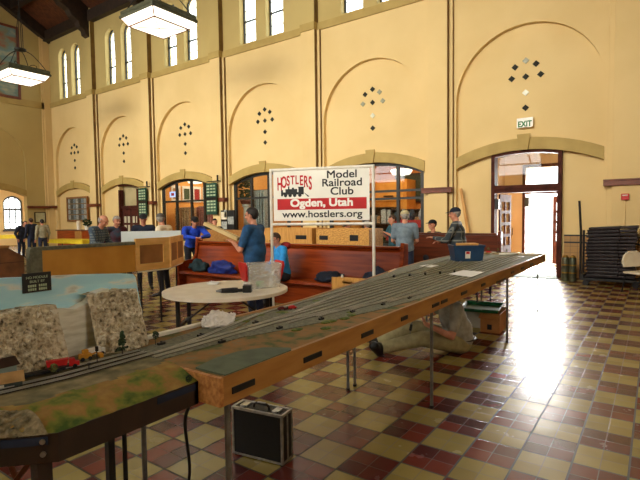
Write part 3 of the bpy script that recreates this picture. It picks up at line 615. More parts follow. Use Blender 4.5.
t = thing('framed_notice', 'framed pale notice on the left end wall by the corner', 'picture', (XL+.02, 12.13, 1.72), R(90)); bm = NB(); plate(bm, [(-.28, -.28), (.28, -.28), (.28, .28), (-.28, .28)], [[(-.24, -.24), (.24, -.24), (.24, .24), (-.24, .24)]], XZ, -.03, .02); obj('frame', bm, M_brownfr, t); obj('sheet', box(NB(), -.24, .24, -.01, .02, -.24, .24), mat('pale_green_sheet', (206, 206, 168), (190, 190, 152), 6, .8), t)
t = thing('framed_notice', 'black and white checked poster board at the shop window frame', 'poster', (-13.0, YF-.45, 0)); bm = NB(); box(bm, -.36, .36, 0, .04, 1.12, 1.86); box(bm, -.3, -.26, 0, .04, 0, 1.12); box(bm, .26, .3, 0, .04, 0, 1.12); box(bm, -.36, .36, -.15, .2, 0, .03); obj('stand', bm, M_blk, t)
for i, (x, z) in enumerate(((-.33, 1.52), (-.33, 1.16), (.02, 1.34), (-.16, 1.6))): obj('sheet', box(NB(), x, x+(.3 if i != 3 else .12), -.012, 0, z, z+.28), M_ph[0] if i else M_cream, t)

# ================================================================== right: cart of folding chairs, canisters, chair, pole
t = thing('chair_cart', 'low wheeled cart under the dark chair stack by the right wall', 'cart', (-.78, 12.1, 0))
bm = NB(); box(bm, -.56, .56, -.3, .3, .12, .17); box(bm, -.56, -.5, -.3, .3, .17, .24); obj('deck', bm, M_blk, t)
for sx in (-.46, .46):
    for sy in (-.22, .22): obj('wheel', cyl(NB(), (sx, sy-.02, .06), (sx, sy+.02, .06), .06, n=14), M_black, t)
bm = NB(); tube(bm, [(-.56, -.26, .15), (-.56, -.26, 1.2), (-.6, -.26, 1.86)], .025); tube(bm, [(-.56, .26, .15), (-.56, .26, 1.2)], .025); obj('push_handle', bm, M_blk, t)
M_ch = mat('dark_plum_metal', (40, 28, 32), (26, 18, 22), 8, .4, .2)
n = 15; words_ = 'lowest second third fourth fifth sixth seventh eighth ninth tenth eleventh twelfth thirteenth fourteenth topmost'.split()
ch0 = thing('folding_chair', 'x', 'chair'); bm = NB()
for sy in (-.22, .22): tube(bm, [(-.47, sy, 0), (.2, sy, .012), (.44, sy*.9, .0)], .013, 6); tube(bm, [(-.4, sy*.86, .03), (.3, sy*.86, .03)], .012, 6)
for x in (-.47, .44): tube(bm, [(x, -.21, 0), (x, .21, 0)], .013, 6)
obj('frame', bm, M_ch, ch0); obj('seat', box(NB(), -.45, .149, -.21, .21, .01, .062), M_ch, ch0, bevel=.015); obj('backrest', box(NB(), .15, .46, -.21, .21, .0, .056), M_ch, ch0, bevel=.012)
for i in range(n):
    o = ch0 if i == 0 else dup(ch0, (0, 0, 0)); o.location = (-.78+random.uniform(-.015, .015)+.02*(i > 9), 12.1, .19+i*.0745); o.rotation_euler = (0, -.004*i, 0)
    o['label'] = 'dark folded chair lying on the wheeled cart, %s of the stack' % words_[i]; o['group'] = 'folded chairs on the cart'
M_can = mat('green_grey_can', (110, 116, 96), (80, 86, 70), 8, .3, .7); M_brass = mat('brass', (196, 158, 84), (170, 132, 64), 8, .3, .9)
for i, (x, y) in enumerate(((-1.72, 12.42), (-1.56, 12.38))):
    t = thing('metal_canister', 'banded grey metal canister by the door jamb, %s of the two' % ('left', 'right')[i], 'canister', (x, y, 0), 0, 'metal canisters at the door'); obj('body', lathe(NB(), [(.074, 0), (.078, .02), (.078, .53), (.07, .56)], n=18), M_can, t, True)
    for z in (.18, .36): obj('band', lathe(NB(), [(.076, z), (.081, z+.01), (.081, z+.03), (.076, z+.04)], n=18), M_brass, t)
    obj('lid', lathe(NB(), [(.07, .56), (.05, .6), (.02, .61)], n=18), M_brass, t)
t = thing('shell_chair', 'beige shell chair at the right edge beside the cart', 'chair', (-.2, 11.25, 0), R(50)); bm = NB()
prism(bm, [(-.22, .5), (.22, .5), (.26, .62), (.22, .74), (.1, .82), (-.1, .82), (-.22, .74), (-.26, .62)], XZ, .2, .24); obj('backrest', bm, M_cream, t, bevel=.01)
obj('seat', box(NB(), -.24, .24, -.24, .22, .38, .42), M_cream, t, bevel=.015)
for sx in (-1, 1):
    for sy in (-1, 1): obj('leg', cyl(NB(), (sx*.2, sy*.18, .38), (sx*.24, sy*.23, 0), .016, n=8), M_black, t)
obj('back_post', cyl(NB(), (0, .21, .38), (0, .22, .52), .02, n=8), M_black, t)
t = thing('leaning_board', 'thin tan wooden strip leaning on the wall behind the man in the dark cap', 'board', (-4.35, YF, 0)); bm = NB(); prism(bm, [(-.05, 2.3), (.02, 2.3), (.42, 0.0), (.34, 0.0)], XZ, -.06, -.02); obj('plank', bm, M_ply, t)

# ================================================================== benches
def bench(loc, rz, ln, label, m, hb=1.08):
    t = thing('waiting_bench', label, 'bench', loc, rz)
    prof = [(-.52, .40), (-.5, .455), (-.4, .46), (-.18, .42), (-.1, .44), (-.05, .54), (.02, .8), (.06, hb-.06), (.03, hb-.02), (.06, hb), (.13, hb-.01), (.12, .8), (.06, .5), (.02, .38), (-.2, .37), (-.45, .38)]
    obj('seat_and_back', prism(NB(), prof, YZ, 0, ln), m, t, bevel=.008)
    bm = NB(); box(bm, .1, ln-.1, -.4, -.34, 0, .38); obj('kickboard', bm, m, t)
    for x in (-.07, ln):
        pr = [(-.5, 0), (.16, 0), (.18, hb+.08), (.02, hb+.1), (-.02, .8), (-.1, .68), (-.45, .66), (-.54, .62), (-.53, .4)]
        obj('end_panel', prism(NB(), pr, YZ, x, x+.07), m, t, bevel=.01)
    for q in (.36, .69): obj('top_rail', box(NB(), ln*q-.16 if 0 else .02 if q < .5 else ln/2, ln/2 if q < .5 else ln-.02, .0, .16, hb, hb+.035), m, t, bevel=.01)
    return t
bench((-8.4, 7.1, 0), 0, 4.98, 'long varnished red-brown bench behind the round table and the banner', M_bench, 1.04)
bench((-2.9, 11.2, 0), R(180), 2.1, 'dark brown bench seen from behind, in front of the entrance', M_bench2, 1.12)
t = thing('brown_partition', 'brown planked wooden partition at the left edge behind the painted sky', 'partition', (-6.3, 1.0, 0)); bm = NB()
prism(bm, [(0, 0), (1.62, 0), (1.62, 1.16), (1.45, 1.27), (0, 1.27)], YZ, -.04, .04); obj('panel', bm, stripe_mat('brown_planks', (146, 92, 48), (84, 50, 26), 5.5, 'Z', .05), t); obj('top_rail', box(NB(), -.06, .06, 0, 1.46, 1.27, 1.3), M_fascia, t)
obj('foot', box(NB(), -.3, .3, .1, .16, 0, .06), M_fascia, t)

# ================================================================== background modules behind the benches
def module_box(loc, rz, ln, dp, z0, z1, label, m, group=None, holes=()):
    t = thing('layout_module', label, 'layout module', loc, rz, group); bm = NB()
    obj('front_board', box(NB(), 0, ln, 0, .02, z0, z1), m, t); bm = NB(); box(bm, 0, .02, .02, dp, z0, z1); box(bm, ln-.02, ln, .02, dp, z0, z1); box(bm, .02, ln-.02, dp-.02, dp, z0, z1); obj('side_boards', bm, m, t)
    obj('deck', box(NB(), .02, ln-.02, .02, dp-.02, z0+.1, z0+.12), M_sand, t)
    for x in (.05, ln-.05):
        for y in (.06, dp-.06): obj('leg', cyl(NB(), (x, y, 0), (x, y, z0+.05), .02, n=8), M_black, t)
    for (a, b, c_, d) in holes: obj('hand_hold', box(NB(), a, b, -.006, .0, c_, d), M_blk, t)
    return t
module_box((-6.0, 8.35, 0), 0, 1.3, .6, .95, 1.325, 'strand board module box under the right half of the banner', M_osb, None, ((.08, .3, 1.09, 1.18), (.85, 1.05, 1.08, 1.2)))
module_box((-7.62, 8.35, 0), 0, 1.5, .6, .95, 1.335, 'tan board module box under the left half of the banner', M_ply, None, ((1.05, 1.35, 1.09, 1.18),))
module_box((-10.3, 8.5, 0), 0, 2.55, .6, .9, 1.26, 'brown board module box behind the man in the dark blue shirt', M_fascia)
M_inner = mat('sky_blue_white', (222, 232, 232), (206, 218, 220), 2, .6)
# loop of modules at the left: orange fascia, framed plywood module turning the corner
t = thing('layout_module', 'orange fronted layout module with grey top edge at left', 'layout module', (-6.25, 2.7, 0))
obj('front_board', box(NB(), -.02, 0, .12, 1.42, .82, 1.215), M_orange, t); bm = NB(); box(bm, -.1, .01, .0, 1.42, 1.215, 1.26); box(bm, -.1, .015, -.02, .12, .78, 1.24); obj('top_edge', bm, M_greycap, t)
obj('deck', box(NB(), -.7, -.02, 0, 1.42, .95, .97), M_sand, t)
for y in (.06, 1.36):
    for x in (-.65, -.06): obj('leg', box(NB(), x-.025, x+.025, y-.025, y+.025, 0, .95), M_black, t)
t = thing('layout_module', 'framed plywood corner module with white inner backdrop', 'layout module', (-6.25, 4.13, 0))
bm = NB(); A = Vector((0, .58)); B = Vector((-.62, 1.33)); F2 = lambda u, v, d: tuple((A+(B-A).normalized()*u+Vector(((B-A).normalized().y, -(B-A).normalized().x))*d).to_3d()+Vector((0, 0, v)))
lnB = (B-A).length
for a, b, c_, d in ((0, .58, 1.2, 1.3), (0, .58, .82, .92), (0, .06, .92, 1.2), (.48, .58, .92, 1.2)): box(bm, -.03, .015, a, b, c_, d)
for a, b, c_, d in ((0, lnB, 1.2, 1.3), (0, lnB, .82, .92), (0, .07, .92, 1.2), (lnB/2-.04, lnB/2+.04, .92, 1.2), (lnB-.07, lnB, .92, 1.2)):
    prism(bm, [(a, c_), (b, c_), (b, d), (a, d)], F2, -.015, .03)
obj('rail_frame', bm, mat('pale_pine', (244, 192, 112), (228, 172, 90), 4, .5, stretch=(1, 1, 3)), t); bm = NB(); box(bm, -.03, -.012, .02, .56, .84, 1.28); prism(bm, [(.02, .84), (lnB-.02, .84), (lnB-.02, 1.28), (.02, 1.28)], F2, .012, .028); obj('infill_panel', bm, mat('brown_infill', (166, 112, 58), (146, 96, 46), 4, .6), t)
bm = NB(); prism(bm, [(-.02, .0), (-.02, .57), (-.62, 1.31), (-1.34, .6), (-.8, 0)], XY, .93, .95); obj('deck', bm, M_sand, t)
bm = NB(); prism(bm, [(0, .02), (.01, .0), (.01, .56), (0, .58), (-.6, 1.32), (-.62, 1.3)][:1]+[(.0, .0), (.0, .0)][:0]+[(.012, .02), (.012, .58), (-.6, 1.33), (-.62, 1.32), (-.005, .57)], XY, .795, .815); obj('bottom_strip', bm, M_cream, t)
bm = NB(); prism(bm, [(-1.35, .62), (-1.335, .61), (-.64, 1.33), (-.655, 1.345)], XY, .95, 1.375); obj('backdrop', bm, M_inner, t)
for x, y in ((-.04, .44), (-.04, .1), (-.62, 1.2), (-.75, .3)): obj('leg', cyl(NB(), (x, y, 0), (x, y, .94), .014, n=8), M_black, t)

# yellow-covered tables, counter and odds and ends at the far left
M_yel = mat('yellow_cloth', (232, 206, 40), (214, 186, 30), 6, .7)
def cloth_table(loc, rz, ln, dp, label, drop=.28):
    t = thing('folding_table', label, 'table', loc, rz); obj('tabletop', box(NB(), 0, ln, 0, dp, .7, .73), M_cream, t)
    for x in (.1, ln-.1):
        for y in (.08, dp-.08): obj('leg', cyl(NB(), (x, y, 0), (x, y, .7), .02, n=8), M_black, t)
    bm = NB(); box(bm, -.02, ln+.02, -.02, dp+.02, .73, .745); box(bm, -.02, ln+.02, -.025, -.015, .73-drop, .745); box(bm, ln+.015, ln+.025, -.02, dp+.02, .73-drop, .745); c_ = obj('tablecloth', bm, M_yel, None); c_.parent = t
    return t
cloth_table((-21.6, 9.9, 0), R(6), 2.6, .8, 'folding table under a yellow cloth before the wooden counter', .14)
cloth_table((-30.5, 11.0, 0), R(90), 4.0, .8, 'folding table under a yellow cloth in the side room', .2)
t = thing('counter', 'red-brown wooden counter in front of the bulletin board', 'counter', (-23.8, 11.5, 0)); obj('body', box(NB(), 0, 3.1, 0, .6, 0, 1.05), M_bench, t); obj('worktop', box(NB(), -.05, 3.15, -.05, .65, 1.05, 1.1), M_bench2, t); obj('raised_panel', box(NB(), 1.7, 2.3, -.03, 0, .05, 1.04), M_fascia, t)
o = obj('paper_roll', lathe(NB(), [(.09, 0), (.09, .42), (.03, .43)], (-22.35, 11.8, 1.1), 14), M_cream); tag(o, 'upright cream roll standing on the wooden counter', 'roll')
t = thing('potted_plant', 'small dark plant in a pot on the wooden counter', 'plant', (-21.5, 11.75, 1.1)); obj('pot', lathe(NB(), [(.1, 0), (.13, .18), (.12, .19)], n=14), M_white, t); bm = NB(); bushy(bm, (0, 0, .34), (.2, .2, .2), 70, .06); obj('foliage', bm, M_leaf, t)

# ================================================================== round table and what is on it
TC = Vector((-4.28, 4.05, 0)); TR = .75
t = thing('round_table', 'round cream folding table with black legs in front of bench', 'table', TC, R(38))
obj('tabletop', lathe(NB(), [(TR-.03, .685), (TR, .69), (TR, .725), (TR-.015, .73)], n=64), M_cream, t)
for sx in (-1, 1):
    for sy in (-1, 1): obj('leg', box(NB(), sx*.52-.022, sx*.52+.022, sy*.28-.022, sy*.28+.022, 0, .685), M_blk, t)
for sx in (-1, 1): obj('crossbar', box(NB(), sx*.52-.015, sx*.52+.015, -.26, .26, .3, .34), M_blk, t); obj('brace', cyl(NB(), (sx*.52, 0, .32), (sx*.06, 0, .66), .012, n=8), M_blk, t)
obj('apron', box(NB(), -.6, .6, -.03, .03, .64, .685), M_blk, t)
TZ = .7305
t = thing('storage_tub', 'clear plastic tub with red ends standing on the round table', 'tub', (-3.98, 4.36, TZ), R(62))
m_clear = bpy.data.materials.new('clear_plastic'); m_clear.use_nodes = True; nt = m_clear.node_tree; b_ = nt.nodes['Principled BSDF']; nz_ = nt.nodes.new('ShaderNodeTexNoise'); nz_.inputs['Scale'].default_value = 5; rp_ = nt.nodes.new('ShaderNodeValToRGB'); rp_.color_ramp.elements[0].color = lin((214, 214, 206)); rp_.color_ramp.elements[1].color = lin((240, 240, 234)); nt.links.new(nz_.outputs[0], rp_.inputs[0]); nt.links.new(rp_.outputs[0], b_.inputs['Base Color']); b_.inputs['Alpha'].default_value = .3; b_.inputs['Roughness'].default_value = .3
bm = NB(); rings = []
for s, z in ((1, 0), (1.12, .3), (1.06, .3), (.94, .012)): rings.append([bm.verts.new((sx*.19*s, sy*.14*s, z)) for sx, sy in ((-1, -1), (1, -1), (1, 1), (-1, 1))])
bm.faces.new(rings[0][::-1]); bm.faces.new(rings[3])
for a, b in zip(rings, rings[1:]):
    for i in range(4): bm.faces.new((a[i], a[(i+1) % 4], b[(i+1) % 4], b[i]))
obj('tub_body', bm, m_clear, t, bevel=.01)
for s in (-1, 1):
    M = Matrix.Translation((s*.228, 0, .19)) @ Matrix.Rotation(s*R(7), 4, 'Y'); bm = NB(); pr = [(-.12, -.02), (-.09, -.1), (.09, -.1), (.12, -.02), (.15, .09), (.12, .13), (-.12, .13), (-.15, .09)]; prism(bm, pr, lambda u, v, d: tuple(M @ Vector((d, u, v))), -.014, .014); obj('end_handle', bm, M_red, t, bevel=.006)
tag(obj('green_cup', lathe(NB(), [(.045, .003), (.05, .06), (.046, .06), (.04, .008)], (-3.98, 4.33, TZ+.013), 18), mat('green_plastic', (110, 190, 120), (90, 170, 104), 6, .4), smooth=True), 'small green dish inside the clear tub', 'dish')
t = thing('cordless_drill', 'black cordless drill lying on the round table', 'drill', (-3.95, 3.86, TZ), R(35)); bm = NB(); cyl(bm, (-.02, 0, .03), (-.14, -.03, .03), .03, .026, 14); cyl(bm, (-.02, 0, .03), (.04, .015, .03), .032, .028, 14); obj('motor_body', bm, M_blk, t); obj('chuck', cyl(NB(), (-.14, -.03, .03), (-.2, -.045, .028), .024, .008, 12), M_steel, t)
bm = NB(); boxm(bm, .11, .034, .036, Matrix.Translation((.06, .03, .024)) @ Matrix.Rotation(R(10), 4, 'Z')); obj('grip', bm, M_blk, t, bevel=.006); obj('battery', box(NB(), .1, .2, -.02, .08, 0, .085), M_blk, t, bevel=.008)
bm = NB(); bmesh.ops.create_icosphere(bm, subdivisions=3, radius=1)
for v in bm.verts: q = noise.noise(v.co*2.3); v.co = Vector((v.co.x*.09*(1+.5*q), v.co.y*.06*(1+.5*q), max(0, v.co.z+.6)*.022*(1+q)))
o = obj('paper_napkin', bm, M_paper, smooth=True); o.location = (-4.68, 4.2, TZ); tag(o, 'crumpled white napkin at the back of the round table', 'napkin')

# ================================================================== banner on a white pipe frame
A = Vector((-4.65, 5.34, 0)); B = Vector((-3.2, 5.82, 0)); ang = math.atan2(B.y-A.y, B.x-A.x); WB = (B-A).length
t = thing('club_banner', 'white printed club banner on a white pipe frame', 'banner', A, ang)
bm = NB()
for x in (0, WB): cyl(bm, (x, 0, 0.03), (x, 0, 2.3), .022, n=10)
for z in (1.485, 2.28): cyl(bm, (0, 0, z), (WB, 0, z), .022, n=10)
obj('pipe_frame', bm, M_white, t)
for x in (0, WB): obj('foot', cyl(NB(), (x, -.25, .03), (x, .25, .03), .025, n=10), M_white, t)
obj('panel', box(NB(), .05, WB-.05, -.03, -.024, 1.535, 2.255), mat('banner_vinyl', (246, 244, 234), (238, 236, 226), 3, .5), t)
TM = lambda x, z: Matrix.Translation((x, -.031, z)) @ Matrix.Rotation(R(90), 4, 'X')
M_ink = mat('black_ink', (24, 26, 30), (16, 18, 22), 8, .6); M_inkr = mat('red_ink', (196, 14, 22), (184, 10, 16), 8, .6); M_inkw = mat('white_ink', (250, 248, 242), (244, 242, 236), 8, .6)
obj('red_band', box(NB(), .11, WB-.09, -.033, -.029, 1.695, 1.855), M_inkr, t)
for s, z in (('Model', 2.135), ('Railroad', 2.02), ('Club', 1.9)): text('lettering', s, .15, TM(1.085, z), M_ink, t, xs=1.18, bold=.0022)
text('lettering', 'Ogden, Utah', .15, TM(.78, 1.742), M_inkw, t, ext=.004, xs=1.2, bold=.006); text('lettering', 'www.hostlers.org', .135, TM(.78, 1.585), M_ink, t, xs=1.22, bold=.002)
for i, chh in enumerate('HOSTLERS'):
    q = (i-3.5)/3.5; hs = 1.35+.75*abs(q)**1.3
    text('lettering', chh, .125, Matrix.Translation((.385+q*.235, -.031, 1.985+.085*(1-abs(q)**1.6))) @ Matrix.Rotation(R(90), 4, 'X') @ Matrix.Diagonal((1, hs, 1, 1)), M_inkr, t, xs=.86, bold=.0025)
bm = NB(); f = lambda x0, x1, z0, z1: box(bm, x0, x1, -.033, -.029, z0, z1)
f(.2, .52, 1.915, 1.950); f(.24, .42, 1.950, 1.995); f(.44, .52, 1.950, 2.015); f(.43, .53, 2.015, 2.025); f(.28, .3, 1.995, 2.035); f(.34, .37, 1.995, 2.015); f(.17, .2, 1.895, 1.985)
for x in (.24, .31, .38, .46): cyl(bm, (x, -.033, 1.905), (x, -.029, 1.905), .026, n=14)
prism(bm, [(.52, 1.945), (.58, 1.880), (.6, 1.880), (.6, 1.890)], XZ, -.033, -.029); obj('locomotive_emblem', bm, M_ink, t)

# coats, bags and a wooden case on the long bench
def heap(loc, rad, m, name, label, cat, seed, rz=0):
    bm = NB(); bmesh.ops.create_icosphere(bm, subdivisions=4, radius=1); off = Vector((seed*3.1, seed*1.7, seed))
    for v in bm.verts:
        q = noise.noise(v.co*1.8+off)*.45+noise.noise(v.co*5+off)*.16; p = v.co*(1+q); v.co = Vector((p.x*rad[0], p.y*rad[1], max(0, p.z+.35)*rad[2]))
    o = obj(name, bm, m, smooth=True); o.location = loc; o.rotation_euler = (0, 0, rz); return tag(o, label, cat)
M_blue = mat('royal_blue_nylon', (34, 56, 150), (22, 38, 112), 8, .6); M_navy = mat('navy_cloth', (30, 40, 62), (20, 28, 46), 8, .8)
heap((-7.2, 6.74, .465), (.34, .16, .17), M_blue, 'blue_coat', 'bright blue coat lying on the left end of the bench', 'coat', 1)
heap((-7.92, 6.74, .465), (.26, .16, .16), mat('teal_cloth', (36, 62, 70), (24, 44, 50), 8, .8), 'dark_coat', 'dark teal coat bundled at the far left end of the bench', 'coat', 2)
heap((-4.6, 6.76, .465), (.26, .15, .13), M_navy, 'dark_bag', 'dark navy bag on the bench left of the wooden case', 'bag', 3)
heap((-3.68, 6.76, .465), (.2, .15, .2), M_navy, 'dark_jacket', 'dark navy jacket slumped at the right end of the bench', 'jacket', 4)
t = thing('wooden_case', 'tan wooden carrying case with hand hole by the bench', 'case', (-3.86, 6.28, 0)); bm = NB(); plate(bm, [(-.29, 0), (.29, 0), (.29, .64), (-.29, .64)], [[(-.09, .55), (.09, .55), (.09, .6), (-.09, .6)]], XZ, -.11, -.09); obj('front_panel', bm, M_ply, t); bm = NB(); box(bm, -.29, .29, .09, .11, 0, .62); box(bm, -.29, -.27, -.09, .09, 0, .62); box(bm, .27, .29, -.09, .09, 0, .62); obj('side_panels', bm, M_ply, t); obj('lid', box(NB(), -.27, .27, -.09, .09, .58, .6), M_ply, t)
tag(obj('white_bottle', lathe(NB(), [(.022, 0), (.022, .05), (.012, .06), (.012, .075)], (-4.02, 6.28, .602), 12), M_white, smooth=True), 'tiny white bottle standing on the tan wooden case', 'bottle')

# ================================================================== the long layout table
FX, DZ = -1.45, .935
back = [(-2.3, 1.345), (-2.3, 3.0), (-2.42, 4.0), (-2.62, 5.3), (-2.72, 6.4), (-2.72, 7.4), (-2.55, 8.5)]
top_out = [(FX, 1.345), (FX, 8.38)]+back[::-1]
t = thing('layout_table', 'long wooden model railway table carrying the grey yard tracks on metal pipe legs', 'layout table', (0, 0, 0))
bm = NB(); prism(bm, [(x-.012 if x == FX else x, y) for x, y in top_out], XY, DZ-.02, DZ); obj('deck', bm, M_yardbase, t)
obj('fascia', box(NB(), FX-.02, FX, 1.345, 8.4, .815, DZ+.004), M_fascia, t)
M_osb2 = mat('orange_strand_board', (204, 144, 78), (158, 98, 46), 40, .6)
obj('end_panel', box(NB(), -2.3, FX-.0, 1.325, 1.345, .815, DZ+.002), M_osb2, t); bm = NB()
for (x0, y0), (x1, y1) in zip(back, back[1:]): prism(bm, [(x0, y0), (x1, y1), (x1+.018, y1), (x0+.018, y0)], XY, .815, DZ+.004)
prism(bm, [(-2.55, 8.5), (FX-.02, 8.4), (FX-.02, 8.38), (-2.55, 8.48)], XY, .815, DZ+.003); obj('back_board', bm, M_fascia, t)
bm = NB()
for y in (2.5, 3.82, 5.2, 6.4, 7.6): box(bm, -2.3, FX-.02, y-.02, y+.02, .83, DZ-.02)
obj('cross_brace', bm, M_fascia, t)
for a, b in ((1.39, 1.53), (1.89, 2.05), (2.47, 2.62), (3.02, 3.13), (3.59, 3.74), (3.78, 3.93), (4.28, 4.45), (4.9, 5.04), (6.13, 6.28), (6.66, 6.84), (7.22, 7.42)):
    obj('handle_slot', box(NB(), FX-.001, FX+.006, a, b, .852, .882), M_blk, t, bevel=.003)
obj('clamp', box(NB(), FX-.0, FX+.012, 5.46, 5.85, .815, .84), M_blk, t)
for x, y in ((-1.49, 1.4), (-1.49, 3.68), (-1.49, 6.12), (-1.55, 8.3), (-2.28, 3.64), (-2.28, 3.76), (-2.25, 6.3), (-2.45, 8.3), (-2.25, 1.5), (-2.5, 6.0)):
    lg = obj('leg', cyl(NB(), (x, y, 0), (x, y, .93), .0135, n=12), M_steel, t); obj('foot', cyl(NB(), (x, y, 0), (x, y, .02), .018, n=10), M_blk, lg)
# ground cover, ballast and tracks
Z1 = DZ+.003
def strip(bm, pts, wd, z0, z1):
    L = []; Rr = []
    for i, p in enumerate(pts):
        a = Vector(pts[max(0, i-1)]); b = Vector(pts[min(len(pts)-1, i+1)]); n_ = (b-a).normalized(); n_ = Vector((-n_.y, n_.x)); L.append(Vector(p)+n_*wd/2); Rr.append(Vector(p)-n_*wd/2)
    for i in range(len(pts)-1):
        q = [L[i], Rr[i], Rr[i+1], L[i+1]]; lo = [bm.verts.new((v.x, v.y, z0)) for v in q]; hi_ = [bm.verts.new((v.x, v.y, z1)) for v in q]
        bm.faces.new(hi_)
        bm.faces.new((lo[0], lo[3], hi_[3], hi_[0])); bm.faces.new((lo[1], lo[2], hi_[2], hi_[1]))
bm = NB(); prism(bm, [(-1.66, 2.5), (-1.56, 3.0), (-1.5, 3.6), (-1.48, 5.0), (-1.48, 7.9)]+[(x+.02, y) for x, y in ((-2.55, 7.9), (-2.7, 7.2), (-2.7, 6.4), (-2.6, 5.3), (-2.4, 4.0), (-2.28, 3.0), (-2.2, 2.4), (-2.0, 1.9), (-1.85, 1.9))], XY, Z1-.002, Z1+.002); prism(bm, [(-2.12, 1.35), (-1.88, 1.35), (-1.85, 1.9), (-2.0, 1.9), (-2.2, 2.4), (-2.24, 2.4), (-2.2, 1.9)], XY, Z1-.002, Z1+.0018); obj('ballast', bm, M_ballast, t)
bm = NB(); prism(bm, [(-1.64, 1.36), (-1.67, 1.5), (-1.66, 1.64), (-1.6, 1.76), (-1.48, 1.83), (-1.455, 1.8), (-1.455, 1.36)], XY, Z1-.002, Z1+.006); obj('road_plate', bm, mat('grey_green_road', (98, 108, 84), (82, 92, 70), 10, .85), t)
bm = NB(); prism(bm, [(-1.5, 8.0), (-1.5, 8.34), (-2.4, 8.44), (-2.4, 8.1), (-1.9, 7.95)], XY, Z1-.002, Z1+.008); obj('ochre_field', bm, ramp_mat('ochre_turf', [(.35, (120, 104, 50)), (.7, (164, 138, 70))], 16), t)
def sm(a, b, y0, y1, n=10):
    return [(a+(b-a)*(q*q*(3-2*q)), y0+(y1-y0)*q) for q in (i/n for i in range(n+1))]
M_tiesd = stripe_mat('dark_track_ties', (84, 76, 62), (40, 36, 30), 90, 'Y', .5, .9)
def track(pts, parent, z, m=None):
    bm = NB(); strip(bm, pts, .032, z, z+.003); tr = obj('track', bm, m or M_ties, parent); bm = NB()
    for s in (-.00825, .00825):
        q = []
        for i, p in enumerate(pts):
            a = Vector(pts[max(0, i-1)]); b = Vector(pts[min(len(pts)-1, i+1)]); n_ = (b-a).normalized(); q.append((p[0]-n_.y*s, p[1]+n_.x*s))
        strip(bm, q, .003, z+.003, z+.0065)
    obj('rails', bm, M_railm, tr)
ZT = Z1+.002
XA, XB = -1.93, -1.985
track(sm(XA, -1.90, 1.35, 3.2)+[(-1.90, 7.0)]+sm(-1.90, -1.78, 7.0, 8.3)[1:], t, ZT)
track(sm(XB, -1.97, 1.35, 3.2)+[(-1.97, 7.0)]+sm(-1.97, -1.85, 7.0, 8.3)[1:], t, ZT)
track(sm(XB, -2.2, 1.35, 2.6)+sm(-2.2, -2.3, 2.6, 4.4)[1:]+sm(-2.3, -2.45, 4.4, 6.6)[1:]+sm(-2.45, -2.2, 6.6, 8.0)[1:], t, ZT)
for i, (x, y0, src) in enumerate(((-1.83, 2.0, XA), (-1.76, 2.25, -1.85), (-1.69, 2.5, -1.8), (-1.62, 2.8, -1.73), (-2.04, 2.05, XB), (-2.11, 2.3, -2.0), (-2.18, 2.7, -2.06), (-1.56, 3.2, -1.64))):
    track(sm(src, x, y0, y0+.9)+[(x-.02, 5.6)]+sm(x-.02, (x-.2-.04*i) if x < -2 else x-.06, 5.6, 7.6)[1:], t, ZT)
bm = NB(); prism(bm, [(-2.3, 1.36), (-2.262, 1.36), (-2.262, 2.1), (-2.3, 2.1)], XY, Z1-.004, Z1+.014); obj('edge_strip', bm, M_white, t)
for i, (x, y) in enumerate(((-2.1, 1.52), (-2.06, 1.75), (-1.86, 1.72), (-2.02, 2.15), (-1.8, 2.12), (-2.13, 2.6), (-1.73, 2.45), (-1.68, 2.75), (-1.63, 3.1), (-1.58, 3.45))):
    bm = NB(); boxm(bm, .018, .04, .012, Matrix.Translation((x, y, Z1+.008))); box(bm, x-.004, x+.004, y-.004, y+.004, Z1+.014, Z1+.02); obj('switch_motor', bm, M_blk, t)
M_tuft = ramp_mat('green_tuft', [(.35, (60, 84, 26)), (.7, (128, 130, 56))], 40)
for i in range(16):
    y = random.uniform(1.9, 3.0); x = random.uniform(-1.72, -1.56) if i % 2 else random.uniform(-2.2, -2.06); b = NB(); ell(b, (x, y, Z1), (.03, .045, .006), sub=2); o = obj('turf_patch', b, M_tuft, t, True)
# open-top wagon bodies in a row on the yard, and little vehicles
def small_vehicle(x, y, rz, m1, m2, name, label, cat, L=.06, grp=None):
    v = thing(name, label, cat, (x, y, Z1+.0025), rz, grp); bm = NB(); pr = [(-L/2, .006), (L/2, .006), (L/2, .016), (L*.28, .019), (L*.15, .028), (-L*.3, .028), (-L/2, .018)]; prism(bm, pr, XZ, -.011, .011); obj('body', bm, m1, v, bevel=.002)
    for sx in (-L*.3, L*.3): obj('axle', cyl(NB(), (sx, -.0115, .0055), (sx, .0115, .0055), .0055, n=10), m2, v)
small_vehicle(-2.1, 2.62, R(70), M_red, M_blk, 'toy_car', 'tiny red toy car beside the yard tracks near the bag', 'toy car'); small_vehicle(-2.14, 2.55, R(60), mat('maroon_paint', (110, 34, 34), (90, 26, 26), 8, .4), M_blk, 'toy_car', 'tiny maroon toy car next to the red toy car', 'toy car')
for i in range(5): small_vehicle(-2.26+.1*i, 4.55+.18*i, R(110), M_blk, M_blk, 'flat_wagon', 'small dark wagon standing across the yard, %s from the left' % ('first', 'second', 'third', 'fourth', 'fifth')[i], 'wagon', .1, 'dark wagons on the yard')
for i, (x, y, m, lb) in enumerate(((-2.3, 8.2, M_red, 'tiny red toy truck on the far end scenery'), (-2.15, 8.25, M_blk, 'tiny black toy truck on the far end scenery'), (-2.42, 8.0, M_white, 'tiny white toy truck on the far end scenery'))): small_vehicle(x, y, R(20+i*40), m, M_blk, 'toy_truck', lb, 'toy truck', .09)
